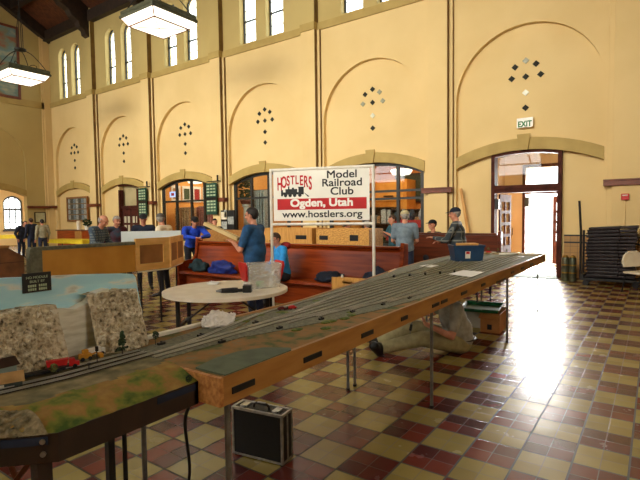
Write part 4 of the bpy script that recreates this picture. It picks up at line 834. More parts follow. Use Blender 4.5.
def tree(x, y, z, h, label, cone=True, m=M_leaf):
    v = thing('model_tree', label, 'model tree', (x, y, z)); obj('trunk', cyl(NB(), (0, 0, 0), (0, 0, h*.4), h*.03, h*.02, 6), M_brownfr, v); bm = NB()
    for i in range(70):
        q = random.random()**.7; rr = h*.24*(1-q)+.004 if cone else h*.26*math.sqrt(max(.05, 1-(2*q-1)**2)); a = random.uniform(0, 6.28); d = rr*random.uniform(.3, 1)
        bmesh.ops.create_icosphere(bm, subdivisions=1, radius=h*random.uniform(.035, .07), matrix=Matrix.Translation((d*math.cos(a), d*math.sin(a), h*(.18+.82*q) if cone else h*(.4+.6*q))))
    obj('foliage', bm, m, v)
M_olive = mat('olive_foliage', (108, 112, 56), (64, 70, 32), 60, .9)
for i, (x, y) in enumerate(((-2.5, 8.05), (-2.35, 8.35), (-2.2, 8.4), (-2.05, 8.35))): tree(x, y, Z1+.004, .09-.012*i, 'bushy olive model tree at the far end, %s from the left' % ('first', 'second', 'third', 'fourth')[i], False, M_olive)
bm = NB(); tube(bm, [(-2.04, 7.86, Z1+.01), (-1.92, 7.84, Z1+.02), (-1.84, 7.9, Z1+.02), (-1.8, 8.05, Z1+.02), (-1.82, 8.2, Z1+.012)], .014, 8); tag(obj('cable', bm, M_white), 'thick white hose curving across the far end of the layout table', 'hose')

# things standing on the table
t = thing('storage_bin', 'blue plastic bin holding a brown box on the layout table', 'bin', (-2.2, 6.72, Z1+.002), R(35)); M_bb = mat('blue_bin_plastic', (26, 62, 96), (20, 48, 78), 6, .45)
bm = NB(); rings = []
for s, z in ((1, 0), (1.12, .2), (1.18, .2), (1.18, .225), (1.06, .225), (.92, .012)): rings.append([bm.verts.new((sx*.19*s, sy*.13*s, z)) for sx, sy in ((-1, -1), (1, -1), (1, 1), (-1, 1))])
bm.faces.new(rings[0][::-1]); bm.faces.new(rings[-1])
for a, b in zip(rings, rings[1:]):
    for i in range(4): bm.faces.new((a[i], a[(i+1) % 4], b[(i+1) % 4], b[i]))
obj('bin_body', bm, M_bb, t, bevel=.004); bm = NB(); boxm(bm, .07, .003, .1, Matrix.Translation((-.02, -.1405, .09)) @ Matrix.Rotation(R(7), 4, 'X')); obj('label_sticker', bm, M_white, t); bm = NB(); boxm(bm, .05, .003, .035, Matrix.Translation((-.02, -.1445, .12)) @ Matrix.Rotation(R(7), 4, 'X')); obj('red_print', bm, M_inkr, t)
o = obj('cardboard_box', box(NB(), -.12, .15, -.08, .1, .014, .245), M_ply); o.location = (-2.2, 6.72, Z1+.002); o.rotation_euler = (0, 0, R(35)); tag(o, 'brown box standing in the blue bin', 'box')
bm = NB(); prism(bm, [(-1.84, 5.02), (-1.55, 4.9), (-1.56, 5.4), (-1.82, 5.46)], XY, ZT+.007, ZT+.009); tag(obj('paper_sheet', bm, M_paper), 'large white paper sheet lying near the front edge of the layout table', 'paper')
bm = NB(); prism(bm, [(-2.47, 5.7), (-2.28, 5.62), (-2.27, 5.86), (-2.45, 5.95)], XY, ZT+.001, ZT+.003); tag(obj('paper_sheet', bm, M_paper), 'small white paper at the back edge of the layout table by the bench', 'paper')
bm = NB(); boxm(bm, .02, .3, .012, Matrix.Translation((-2.53, 5.05, ZT+.008)) @ Matrix.Rotation(R(12), 4, 'Z')); tag(obj('wood_strip', bm, M_ply), 'short tan wood strip at the back edge of the layout table', 'strip')
bm = NB(); bmesh.ops.create_icosphere(bm, subdivisions=5, radius=1)
for v in bm.verts:
    q = noise.noise(v.co*1.6+Vector((3, 1, 7)))*.35+abs(noise.noise(v.co*4))*.4; p = v.co*(1+q*.5); v.co = Vector((p.x*.09, p.y*.15, max(0, p.z+.5)*.038*(1+q)))
o = obj('plastic_bag', bm, mat('crumpled_white_film', (240, 236, 228), (206, 200, 190), 18, .3, bump=.5), smooth=True); o.location = (-2.21, 2.02, ZT+.001); o.rotation_euler = (0, 0, R(28)); tag(o, 'crumpled white plastic bag on the back edge of the layout', 'bag')

# under the table
M_card = mat('cardboard', (190, 130, 72), (168, 110, 58), 5, .8)
t = thing('cardboard_box', 'open brown cardboard box on the floor behind the table leg', 'box', (-1.82, 6.78, 0), R(3)); bm = NB(); box(bm, -.12, .13, -.3, -.29, 0, .25); box(bm, -.12, .13, .29, .3, 0, .25); box(bm, -.12, -.11, -.29, .29, 0, .25); box(bm, .12, .13, -.29, .29, 0, .25); box(bm, -.11, .12, -.29, .29, 0, .01); obj('carton', bm, M_card, t); bm = NB(); boxm(bm, .25, .12, .006, Matrix.Translation((0, -.33, .23)) @ Matrix.Rotation(R(25), 4, 'X')); obj('flap', bm, M_card, t); obj('hand_hole', box(NB(), -.03, .03, -.304, -.3, .04, .11), M_blk, t)
t = thing('storage_box', 'pale grey box with a green tray on top under the layout table', 'box', (-2.12, 6.85, 0), R(4)); obj('body', box(NB(), -.15, .15, -.2, .2, 0, .24), mat('pale_grey_box', (176, 172, 156), (160, 156, 140), 6, .7), t, bevel=.008); obj('lid', box(NB(), -.16, .16, -.21, .21, .24, .265), M_white, t)
t = thing('green_tray', 'dark green plastic tray lying on the boxes under the table', 'tray', (-1.98, 6.72, .268), R(8)); bm = NB(); rings = []
for s, z in ((1, 0), (1.12, .05), (1.05, .05), (.94, .01)): rings.append([bm.verts.new((sx*.24*s, sy*.28*s, z)) for sx, sy in ((-1, -1), (1, -1), (1, 1), (-1, 1))])
bm.faces.new(rings[0][::-1]); bm.faces.new(rings[3])
for a, b in zip(rings, rings[1:]):
    for i in range(4): bm.faces.new((a[i], a[(i+1) % 4], b[(i+1) % 4], b[i]))
obj('tray_body', bm, mat('green_tray_plastic', (24, 104, 66), (18, 84, 52), 8, .4), t); bm = NB(); box(bm, -.05, .05, -.335, -.318, .03, .05); obj('rim_handle', bm, mat('green_tray_plastic', (0, 0, 0)), t)
M_pur = mat('purple_grip', (60, 44, 84), (44, 32, 64), 10, .5)
for i, (x, y, lb) in enumerate(((-1.83, 6.02, 'left'), (-1.72, 6.22, 'right'))):
    t = thing('bar_clamp', 'dark bar clamp with purple grip hanging under the table, %s of two' % lb, 'clamp', (x, y, .6), 0, 'bar clamps under the table'); obj('bar', box(NB(), -.006, .006, -.01, .01, -.12, .33), M_blk, t); obj('jaw', box(NB(), -.012, .012, -.07, .01, .28, .315), M_blk, t); bm = NB(); cyl(bm, (0, -.03, -.02), (.02, -.07, .12), .02, .014, 10); obj('grip', bm, M_pur, t)

# aluminium-edged case on the floor
t = thing('equipment_case', 'black case with silver edges and handle on the tiles', 'case', (-2.12, 2.3, 0), R(9)); W2, D2, H2 = .198, .068, .335
bm = NB(); box(bm, -W2+.006, W2-.006, -D2+.006, D2-.006, .012, H2-.006); obj('shell', bm, mat('black_grained_panel', (17, 18, 20), (11, 12, 13), 60, .5, bump=.1), t)
bm = NB(); e_ = .016
for sx in (-1, 1):
    for sy in (-1, 1): box(bm, min(sx*W2, sx*(W2-e_)), max(sx*W2, sx*(W2-e_)), min(sy*D2, sy*(D2-e_)), max(sy*D2, sy*(D2-e_)), .01, H2)
for z0, z1 in ((.01, .024), (H2-.018, H2)):
    for sy in (-1, 1): box(bm, -W2+e_, W2-e_, min(sy*D2, sy*(D2-e_)), max(sy*D2, sy*(D2-e_)), z0, z1)
    for sx in (-1, 1): box(bm, min(sx*W2, sx*(W2-e_)), max(sx*W2, sx*(W2-e_)), -D2+e_, D2-e_, z0, z1)
for sx in (-1, 1): box(bm, min(sx*(W2+.001), sx*(W2-.004)), max(sx*(W2+.001), sx*(W2-.004)), -.008, .008, .024, H2-.018)
obj('metal_edging', bm, M_alu, t, bevel=.003)
for sx in (-1, 1):
    for sy in (-1, 1): obj('foot', cyl(NB(), (sx*(W2-.02), sy*(D2-.02), 0), (sx*(W2-.02), sy*(D2-.02), .012), .012, n=10), M_blk, t)
bm = NB(); tube(bm, [(-.06, 0, H2-.006), (-.055, 0, H2+.014), (-.04, 0, H2+.022), (.04, 0, H2+.022), (.055, 0, H2+.014), (.06, 0, H2-.006)], .009, 8); obj('handle', bm, M_blk, t, True); obj('handle_plate', box(NB(), -.03, .03, -.006, .006, H2+.029, H2+.034), M_alu, t)
for sx in (-1, 1): bm = NB(); box(bm, sx*.125-.025, sx*.125+.025, -.035, .03, H2-.006, H2+.006); box(bm, sx*.125-.014, sx*.125+.014, -.05, -.03, H2-.004, H2+.01); obj('latch', bm, M_alu, t, bevel=.002)
# power cables hanging from the end of the table
for pts, m, lb in (([(-1.62, 1.3, .79), (-1.66, 1.31, .7), (-1.7, 1.36, .45), (-1.76, 1.36, .25), (-1.78, 1.4, .05), (-1.7, 1.5, .012), (-1.5, 1.5, .012)], M_blk, 'thick black cable hanging from the layout to the floor'), ([(-1.66, 1.33, .42), (-1.72, 1.36, .2), (-1.76, 1.33, .02), (-1.8, 1.25, .012)], mat('grey_cable', (96, 110, 110), (76, 88, 88), 8, .5), 'thin grey cable hanging beside the thick black cable')):
    q = [Vector(p) for p in pts]; fine = []
    for i in range(len(q)-1):
        a, b, c_, d = q[max(0, i-1)], q[i], q[i+1], q[min(len(q)-1, i+2)]
        for k in range(6): u = k/6; fine.append(.5*((2*b)+(c_-a)*u+(2*a-5*b+4*c_-d)*u*u+(-a+3*b-3*c_+d)*u**3))
    fine.append(q[-1]); tag(obj('power_cable', tube(NB(), fine, .0075 if 'thick' in lb else .004, 8), m, smooth=True), lb, 'cable')

# ================================================================== the diorama module at the left front
t = thing('diorama_module', 'layout module with painted sky, rock cliffs and grassy bank, left foreground', 'layout module')
def front(y): return -1.585 if y > .742 else -1.585-(.742-y)*1.0
Y0, Y1 = .05, 1.325
def ground(x, y):
    u = (front(y)-x); z = .955 if u > .17 else .955-.053*(1-u/.17)**1.4
    return z+noise.noise(Vector((x*14, y*14, 2)))*.007*(1 if u < .16 else .2)
bm = NB(); ny, nx = 70, 44; g = []
for j in range(ny+1):
    y = Y0+(Y1-Y0)*j/ny; row = []
    for i in range(nx+1):
        x = front(y)+(-2.36-front(y))*i/nx; row.append(bm.verts.new((x, y, ground(x, y))))
    g.append(row)
for j in range(ny):
    for i in range(nx): bm.faces.new((g[j][i], g[j][i+1], g[j+1][i+1], g[j+1][i]))
def face_mat(f): return 0
gr = obj('ground', bm, [M_turf, M_sand], t, True)
for p in gr.data.polygons:
    c = p.center
    if front(c.y)-c.x > .2+.03*noise.noise(c*9): p.material_index = 1
bm = NB(); FP = [(-1.585, Y1), (-1.585, .742), (-1.585-(.742-Y0), Y0), (-2.36, Y0), (-2.36, Y1)]
for (a, b) in zip(FP, FP[1:]+FP[:1]):
    d = (Vector(b)-Vector(a)).normalized(); n_ = Vector((d.y, -d.x)); prism(bm, [a, b, tuple(Vector(b)+n_*.02), tuple(Vector(a)+n_*.02)], XY, .805, .902)
obj('frame', bm, M_brownfr, t)
bm = NB(); d = Vector((-1, -1)).normalized(); P = Vector((-1.585, .742))+Vector((.7071, -.7071))*.002
prism(bm, [tuple(P+d*.03), tuple(P+d*.17), tuple(P+d*.17+Vector((.7071, -.7071))*.004), tuple(P+d*.03+Vector((.7071, -.7071))*.004)], XY, .868, .894); obj('blue_tape', bm, M_navy, t); bm = NB(); prism(bm, [(-1.585, 1.12), (-1.585, 1.31), (-1.581, 1.31), (-1.581, 1.12)], XY, .87, .896); obj('blue_tape', bm, M_navy, t)
for z in (.88, .838): q = P+d*.045; obj('bolt', cyl(NB(), (q.x, q.y, z), (q.x+.006, q.y-.006, z), .009, n=8), M_alu, t)
for x, y, m, wd in ((-1.66, .72, M_brownfr, .024), (-1.95, 1.13, M_black, .015), (-1.9, 1.17, M_black, .007), (-2.3, .3, M_black, .02)): obj('leg', box(NB(), x-wd, x+wd, y-wd, y+wd, 0, .8), m, t)
for (a, b) in (((-2.2, .35, .02), (-1.75, .75, .79)), ((-2.3, 1.0, .02), (-1.9, .7, .79)), ((-2.35, .8, .02), (-2.05, 1.05, .79))): obj('leg_brace', cyl(NB(), a, b, .01, n=8), M_rail, t)
# rock outcrop in front, cliffs behind, quarry face
def rocks(name, f, nu, nv, amp, m, seed, parent, freq=9):
    bm = NB(); g = []
    for j in range(nv+1):
        row = []
        for i in range(nu+1):
            u, v = i/nu, j/nv; p, nrm = f(u, v); e_ = min(1, 6*min(u, 1-u)+.25)
            q = noise.fractal(Vector((p.x*freq, p.y*freq, p.z*freq))+Vector((seed, 0, 0)), .9, 2.1, 5)+.5*abs(noise.noise(p*freq*2.7))
            row.append(bm.verts.new(p+nrm*amp*q*e_))
        g.append(row)
    for j in range(nv):
        for i in range(nu): bm.faces.new((g[j][i], g[j][i+1], g[j+1][i+1], g[j+1][i]))
    return obj(name, bm, m, parent, False)
def cliff(ya, yb, zt, foot=-2.12, lean=.13, curl=0):
    def f(u, v):
        y = ya+(yb-ya)*u; zz = .945+(zt(u)-.945)*min(1, v/.72)
        x = foot-lean*min(1, v/.72)-.1*max(0, (v-.72)/.28)-curl*max(0, u-.7)**2
        return Vector((x, y, zz)), Vector((1, 0, .25)).normalized()
    return f
rocks('cliff', cliff(.1, 1.07, lambda u: 1.2+.015*math.sin(u*9), -2.14, .11), 190, 70, .03, M_rock, 1, t, 22)
rocks('cliff', cliff(1.2, 1.5, lambda u: 1.235-.03*max(0, u-.6), -2.13, .1, .5), 80, 70, .028, M_rock, 5, t, 22)
bm = NB(); prism(bm, [(.98, .945), (1.32, .945), (1.32, 1.25), (1.26, 1.24), (1.22, 1.2), (1.15, 1.175), (1.05, 1.19), (.98, 1.19)], YZ, -2.235, -2.3); obj('quarry_face', bm, M_chalk, t)
def outc(u, v):
    y = .2+.52*u; x = front(y)+.004-.15*v; return Vector((x, y, .9+.05*v+.022*math.sin(v*3.1))), Vector((.75, -.3, .6)).normalized()
rocks('rock_outcrop', outc, 110, 36, .02, M_rock2, 9, t, 26)
# painted sky board
bm = NB(); prism(bm, [(Y0, .81), (1.3, .81), (1.3, .95), (1.56, .95), (1.545, 1.1), (1.515, 1.28), (1.5, 1.3), (1.44, 1.31), (1.2, 1.33), (Y0, 1.4)], YZ, -2.315, -2.3)
M_sky = ramp_mat('painted_sky', [(.42, (176, 228, 246)), (.54, (188, 234, 248)), (.6, (226, 238, 236)), (.68, (190, 196, 184))], 4, .8, 5, 0, (1, 1.2, 5)); obj('sky_backdrop', bm, M_sky, t)
# sign on the sky board
s_ = thing('sign_board', 'small black sign with white lettering on the painted sky', 'sign', (-2.294, 1.01, 1.316)); obj('panel', box(NB(), -.003, .003, -.061, .061, -.044, .044), M_blk, s_)
SM = lambda z: Matrix.Translation((.0035, 0, z)) @ Matrix.Rotation(R(90), 4, 'Z') @ Matrix.Rotation(R(90), 4, 'X')
text('lettering', 'HO MODULE', .016, SM(.018), M_letters, s_, ext=.0005); text('lettering', 'BUILT BY', .016, SM(0), M_letters, s_, ext=.0005)
bm = NB()
for z in (-.02, -.036):
    for k in range(9):
        if k != 4: box(bm, .003, .0045, -.04+k*.0092, -.0335+k*.0092, z, z+.011)
obj('lettering', bm, M_letters, s_)['kind'] = 'stuff'
# tracks of the module
for pts in ([(-2.1, .1), (-2.04, .4), (-1.97, .7), (-1.93, .95), (XA, 1.15), (XA, 1.345)], [(-2.15, .1), (-2.09, .4), (-2.025, .7), (-1.985, .95), (XB, 1.15), (XB, 1.345)], [(-2.16, .6), (-2.1, .85), (-2.05, 1.05), (-2.035, 1.345)]): track(pts, t, .959, M_tiesd)
M_navypt = M_blk
# dump truck, loader, trees, house, signal poles on the module
v = thing('toy_dump_truck', 'red toy dump truck parked below the quarry face', 'toy truck', (-2.06, 1.0, .961), R(66)); bm = NB(); prism(bm, [(-.062, .018), (.012, .018), (.018, .044), (-.066, .042)], XZ, -.014, .014); obj('dump_body', bm, M_red, v); bm = NB(); prism(bm, [(.02, .01), (.06, .01), (.06, .026), (.046, .028), (.042, .042), (.02, .042)], XZ, -.013, .013); obj('cab', bm, M_red, v); obj('chassis', box(NB(), -.06, .055, -.01, .01, .008, .016), M_blk, v)
for sx in (-.048, -.028, .042): obj('axle', cyl(NB(), (sx, -.015, .009), (sx, .015, .009), .009, n=12), M_blk, v)
v = thing('toy_loader', 'yellow toy loader beside the red dump truck', 'toy loader', (-2.1, 1.12, .961), R(80)); M_yt = mat('loader_yellow', (214, 152, 36), (190, 130, 26), 8, .5); bm = NB(); box(bm, -.03, .02, -.014, .014, .01, .03); box(bm, -.015, .008, -.011, .011, .03, .048); obj('body', bm, M_yt, v); bm = NB(); tube(bm, [(.02, 0, .02), (.045, 0, .026), (.06, 0, .012)], .004, 6); box(bm, .055, .07, -.018, .018, .002, .02); obj('bucket_arm', bm, M_yt, v)
for sx in (-.02, .012): obj('axle', cyl(NB(), (sx, -.017, .009), (sx, .017, .009), .009, n=12), M_blk, v)
v = thing('toy_truck', 'white toy truck at the foot of the quarry face', 'toy truck', (-2.135, 1.185, .961), R(85)); bm = NB(); box(bm, -.04, .02, -.012, .012, .01, .04); box(bm, .022, .04, -.012, .012, .008, .03); obj('body', bm, M_white, v)
for sx in (-.025, .026): obj('axle', cyl(NB(), (sx, -.014, .008), (sx, .014, .008), .008, n=12), M_blk, v)
tree(-2.04, 1.262, .945, .125, 'dark conical model tree in front of the right cliff'); tree(-2.0, .93, .95, .06, 'round green model tree by the tracks near the red truck', False, M_olive); tree(-1.6, 1.29, .885, .05, 'round green model bush at the end of the bank', False, M_leaf); tree(-2.12, 1.5, .94, .07, 'dark model bush at the end of the right cliff', False, M_leaf)
for i, (x, y, hh, lb) in enumerate(((-2.0, 1.115, .085, 'tall'), (-1.95, 1.05, .035, 'short'))):
    v = thing('signal_post', '%s dark model signal post beside the tracks' % lb, 'signal', (x, y, .955)); obj('post', cyl(NB(), (0, 0, 0), (0, 0, hh), .0022, n=6), M_blk, v); obj('signal_head', box(NB(), -.005, .005, -.005, .005, hh*.75, hh), M_blk, v)
v = thing('model_house', 'small model house with tan roof at the left edge', 'model building', (-2.06, .77, .952), R(-20)); obj('walls', box(NB(), -.05, .05, -.07, .06, 0, .03), mat('slate_model_wall', (70, 84, 84), (54, 66, 66), 20, .7), v); bm = NB(); prism(bm, [(-.062, .028), (.062, .028), (0, .055)], XZ, -.078, .068); obj('roof', bm, mat('tan_roof', (176, 138, 84), (150, 114, 66), 14, .7), v); obj('window', box(NB(), .05, .052, -.03, .0, .01, .022), M_white, v)
v = thing('model_house', 'small dark model shed with a pale blue side against the cliff', 'model building', (-2.13, .79, .952)); obj('walls', box(NB(), -.04, .04, -.1, .04, 0, .07), mat('pale_blue_wall', (140, 160, 156), (120, 140, 138), 14, .7), v); bm = NB(); prism(bm, [(-.05, .068), (.05, .068), (0, .095)], XZ, -.11, .05); obj('roof', bm, M_brownfr, v)
v = thing('toy_freight_car', 'long dark toy freight car on the siding by the red truck', 'toy wagon', (-2.055, .985-.08, .9595), R(79)); obj('body', box(NB(), -.09, .09, -.014, .014, .008, .02), M_blk, v)
for sx in (-.06, .06): obj('axle', cyl(NB(), (sx, -.01, .005), (sx, .01, .005), .005, n=8), M_blk, v)
heap((-6.0, 2.62, 0), (.16, .16, .1), M_navy, 'floor_bag', 'dark navy bag on the floor below the orange fronted module', 'bag', 8)

# ================================================================== people
def person(label, loc, rz, shirt, pants, sleeve='long', hair=None, cap=None, pose=None, s=1.0, group=None, voxel=.0105, bald=False, glasses=False, shoes=None, capback=False, skin=None, girth=1.0, lg=1.0, sg=1.0):
    t = thing('person', label, 'person', loc, rz, group); t.scale = (s, s, s)
    J = dict(pelvis=(0, 0, .95), chest=(0, .0, 1.26), neck=(0, .0, 1.47), head=(0, .035, 1.62), sl=(-.19, 0, 1.42), sr=(.19, 0, 1.42), el=(-.25, -.03, 1.13), er=(.25, -.03, 1.13), wl=(-.25, .09, .88), wr=(.25, .09, .88),
             hl=(-.09, 0, .92), hr=(.09, 0, .92), kl=(-.11, .02, .5), kr=(.11, .02, .5), al=(-.12, -.03, .09), ar=(.12, -.03, .09), tl=(-.15, .13, .03), tr=(.15, .13, .03), hand_l=None, hand_r=None, look=(0, 0))
    J.update(pose or {}); V = {k: Vector(v) for k, v in J.items() if k not in ('look', 'hand_l', 'hand_r') and v is not None}
    if 'chest' in (pose or {}) and 'sl' not in pose:
        d = V['chest']-Vector((0, 0, 1.26)); V['sl'] = Vector((-.19, 0, 1.42))+d*1.25; V['sr'] = Vector((.19, 0, 1.42))+d*1.25
    ax = (V['chest']-V['pelvis']).normalized(); rx = (V['sr']-V['sl']).normalized(); fx = ax.cross(rx).normalized()*-1; fx = rx.cross(ax)*-1 if fx.length < .1 else fx
    rx = (rx-ax*rx.dot(ax)).normalized(); fw_ = ax.cross(rx).normalized(); TM_ = Matrix((rx, fw_, ax)).transposed()
    hy, hp = J['look']; HM = Matrix.Rotation(R(hy), 3, 'Z') @ Matrix.Rotation(R(hp), 3, 'X'); H = V['head']
    skin = skin or M_skin
    # continuous body
    bm = NB(); ell(bm, V['pelvis'], (.145, .1, .12), TM_); ell(bm, V['pelvis'].lerp(V['chest'], .45), (.13, .095, .16), TM_); ell(bm, V['chest'], (.155, .11, .19), TM_)
    capsule(bm, V['sl'], V['sr'], .058, .058); capsule(bm, V['chest'].lerp(V['neck'], .75), V['neck'].lerp(H, .5), .062, .05)
    for q in 'lr':
        capsule(bm, V['s'+q], V['e'+q], .052, .04); capsule(bm, V['e'+q], V['w'+q], .039, .026); capsule(bm, V['h'+q], V['k'+q], .078, .055); capsule(bm, V['k'+q], V['a'+q], .052, .035)
        capsule(bm, V['a'+q]+Vector((0, 0, -.03)), V['t'+q], .034, .026)
        d = J['hand_'+q]; d = Vector(d).normalized() if d else (V['w'+q]-V['e'+q]).normalized()
        side = d.cross(Vector((0, 0, 1))); side = side.normalized() if side.length > .2 else Vector((0, 1, 0)); nrm = side.cross(d).normalized()
        W_ = V['w'+q]; PM = Matrix((side, nrm, d)).transposed(); ell(bm, W_+d*.05, (.04, .017, .052), PM)
        cl = -nrm
        for i, L in enumerate((.07, .08, .074, .058)):
            b0 = W_+d*.085+side*(-.03+.02*i); k1 = b0+d*L*.5+cl*.006; k2 = k1+(d*.75+cl*.65).normalized()*L*.5; capsule(bm, b0, k1, .0095, .009); capsule(bm, k1, k2, .009, .008)
        in_ = side if q == 'l' else -side
        b0 = W_+d*.03+in_*.03; k1 = b0+(d*.6+in_*.7+cl*.3).normalized()*.04; capsule(bm, b0, k1, .0115, .0105); capsule(bm, k1, k1+(d*.95+cl*.3).normalized()*.03, .0105, .009)
    hl = lambda x, y, z: H+HM @ Vector((x, y, z))
    ell(bm, hl(0, -.01, .025), (.076, .094, .09), HM); ell(bm, hl(0, .015, -.035), (.06, .07, .075), HM); ell(bm, hl(0, .055, -.085), (.032, .026, .022), HM)
    capsule(bm, hl(0, .088, .018), hl(0, .106, -.022), .011, .016)
    for sx in (-1, 1): ell(bm, hl(sx*.078, -.012, -.002), (.011, .02, .032), HM); ell(bm, hl(sx*.035, .07, -.02), (.026, .02, .02), HM); ell(bm, hl(sx*.03, .08, .036), (.026, .012, .009), HM)
    ell(bm, hl(0, .083, -.056), (.022, .012, .009), HM)
    baked('body', bm, skin, t, min(voxel, .0085), 2)
    for sx in (-1, 1): b = NB(); ell(b, hl(sx*.031, .079, .012), (.011, .008, .0075), HM, 2); obj('eye', b, M_eye, t, True)
    b = NB(); ell(b, hl(0, .092, -.054), (.021, .006, .006), HM, 2); obj('mouth', b, M_lip, t, True)
    # clothes
    bm = NB(); G = girth; ell(bm, V['pelvis'].lerp(V['chest'], .12), (.17*G, .125*G, .13), TM_); ell(bm, V['pelvis'].lerp(V['chest'], .5), (.163*G, .122*G*G, .19), TM_); ell(bm, V['chest'], (.178*(1+(G-1)*.6), .13*G, .2), TM_); capsule(bm, V['sl'], V['sr'], .075, .075); capsule(bm, V['chest'], V['chest'].lerp(V['neck'], .85), .1, .066)
    for q in 'lr':
        e_ = V['e'+q]; capsule(bm, V['s'+q], e_ if sleeve == 'long' else V['s'+q].lerp(e_, .72), .074, .06)
        if sleeve == 'long': capsule(bm, e_, e_.lerp(V['w'+q], .93), .057, .041)
    baked('shirt', bm, shirt, t, voxel*1.25, 4)
    bm = NB(); ell(bm, V['pelvis']+Vector((0, 0, -.02)), (.162, .118, .13), TM_)
    for q in 'lr': capsule(bm, V['h'+q], V['k'+q], .094*lg, .07*lg); capsule(bm, V['k'+q], V['a'+q].lerp(V['k'+q], .06 if lg == 1 else -.02), .068*lg, .052*lg)
    baked('trousers', bm, pants, t, voxel*1.25, 4)
    for q in 'lr':
        bm = NB(); a, b = V['a'+q], V['t'+q]; f_ = (b-a).normalized(); capsule(bm, a+Vector((0, 0, 0)), a.lerp(b, .3)+Vector((0, 0, 0)), .048*sg, .042*sg); capsule(bm, a+f_*-.03+Vector((0, 0, -.035)) if a.z < .2 and abs(f_.z) < .5 else a-f_*.02, b+f_*.03, .036*sg, .034*sg); baked('shoe', bm, shoes or M_shoe, t, .009, 2)
    # hair, cap
    def shell(name, c, rad, keep, m):
        b = NB(); bmesh.ops.create_icosphere(b, subdivisions=4, radius=1); bmesh.ops.delete(b, geom=[v for v in b.verts if not keep(Vector((v.co.x*rad[0], v.co.y*rad[1], v.co.z*rad[2]))+Vector(c))], context='VERTS')
        for v in b.verts: p = Vector((v.co.x*rad[0], v.co.y*rad[1], v.co.z*rad[2]))+Vector(c); p += p.normalized()*.004*noise.noise(p*60); v.co = H+HM @ p
        o = obj(name, b, m, t, True); sd = o.modifiers.new('thickness', 'SOLIDIFY'); sd.thickness = .008; return o
    if hair:
        if bald: shell('hair', (0, -.016, .012), (.083, .095, .09), lambda p: p.y < .012 and -.07 < p.z < .045, hair)
        else: shell('hair', (0, -.014, .024), (.084, .1, .1), lambda p: (p.y < .018 and p.z > -.08 and not (p.y > -.035 and p.z < -.012)) or p.z > .062, hair)
    if cap:
        shell('cap', (0, -.012, .04), (.09, .107, .088), lambda p: p.z > .034, cap); sg = -1 if capback else 1
        b = NB(); pr = [(-.075, .06), (-.06, .13), (-.03, .165), (.03, .165), (.06, .13), (.075, .06)]; prism(b, pr, lambda u, v, d: tuple(H+HM @ Vector((u, sg*v, d+.045-.12*abs(v-.06)*.5))), -.004, .004); obj('cap_brim', b, cap, t)
    if glasses:
        b = NB()
        for sx in (-1, 1): tube(b, [hl(sx*.031+.021*math.cos(a), .094, .01+.016*math.sin(a)) for a in (6.2832*i/12 for i in range(13))], .0025, 5); tube(b, [hl(sx*.052, .093, .014), hl(sx*.08, .06, .016), hl(sx*.083, -.01, .01)], .0025, 5)
        tube(b, [hl(-.011, .096, .012), hl(.011, .096, .012)], .0025, 5); obj('glasses', b, M_blk, t)
    return t
C = lambda n, a, b=None, sc=14, bump=.2: mat(n, a, b, sc, .85, bump=bump)
M_hd = mat('dark_hair', (36, 28, 24), (22, 18, 16), 40, .7); M_hg = mat('grey_hair', (168, 162, 152), (130, 124, 116), 40, .7); M_hb = mat('brown_hair', (78, 54, 38), (56, 38, 28), 40, .7)
M_plaid = grid_mat('grey_plaid', (128, 140, 144), (66, 82, 98), .05, .05, (0, 2), .4, .9); M_stripe = grid_mat('dark_striped_plaid', (58, 66, 74), (120, 124, 118), .07, .16, (0, 2), .16, .9)
M_navcap = C('navy_cap', (26, 34, 54)); M_blkcap = C('black_cap', (24, 24, 28)); M_tancap = C('tan_cap', (206, 194, 150)); M_redc = C('dark_red_cloth', (150, 30, 36))
# man in the dark blue shirt, holding a long strip of wood
person('person in a dark blue short sleeved shirt and jeans holding a wooden strip', (-4.84, 5.16, 0), R(104), C('dark_blue_shirt', (38, 88, 136), (28, 70, 112)), M_jean, 'short', M_hd, pose=dict(
    el=(-.24, .1, 1.12), er=(.25, .1, 1.14), wl=(-.1, .3, 1.23), wr=(.12, .28, 1.27), hand_l=(.3, .8, .3), hand_r=(-.3, .8, .3), look=(0, -8)), s=1.0, girth=1.2)
bm = NB(); a, b = Vector((-5.55, 4.86, 1.51)), Vector((-5.06, 5.06, 1.275)); d = (b-a); M = Matrix.Translation((a+b)/2) @ d.to_track_quat('X', 'Z').to_matrix().to_4x4(); boxm(bm, d.length, .12, .05, M); tag(obj('wooden_strip', bm, mat('pale_board', (222, 196, 140), (204, 176, 118), 6, .6)), 'long pale wooden strip held up by the person in the dark blue shirt', 'strip')
sit = lambda: dict(pelvis=(0, 0, .56), chest=(0, .06, .86), neck=(0, .1, 1.06), head=(0, .16, 1.19), sl=(-.19, .08, 1.01), sr=(.19, .08, 1.01), hl=(-.09, .02, .54), hr=(.09, .02, .54), kl=(-.13, .42, .5), kr=(.13, .42, .5), al=(-.13, .4, .09), ar=(.13, .4, .09), tl=(-.15, .55, .03), tr=(.15, .55, .03), el=(-.27, .12, .76), er=(.27, .12, .76), wl=(-.12, .34, .64), wr=(.12, .34, .64))
p_ = person('person in a bright sky blue jacket sitting on the bench with glasses', (-5.5, 6.64, 0), R(150), C('sky_blue_jacket', (50, 164, 244), (34, 138, 220)), M_darkpant, 'long', M_hb, pose=dict(sit(), look=(10, -22)), glasses=True)
b = NB(); ell(b, (.05, -.06, 1.07), (.14, .09, .07)); ell(b, (.2, -.04, 1.06), (.1, .05, .03)); obj('red_hood', b, M_redc, p_, True)
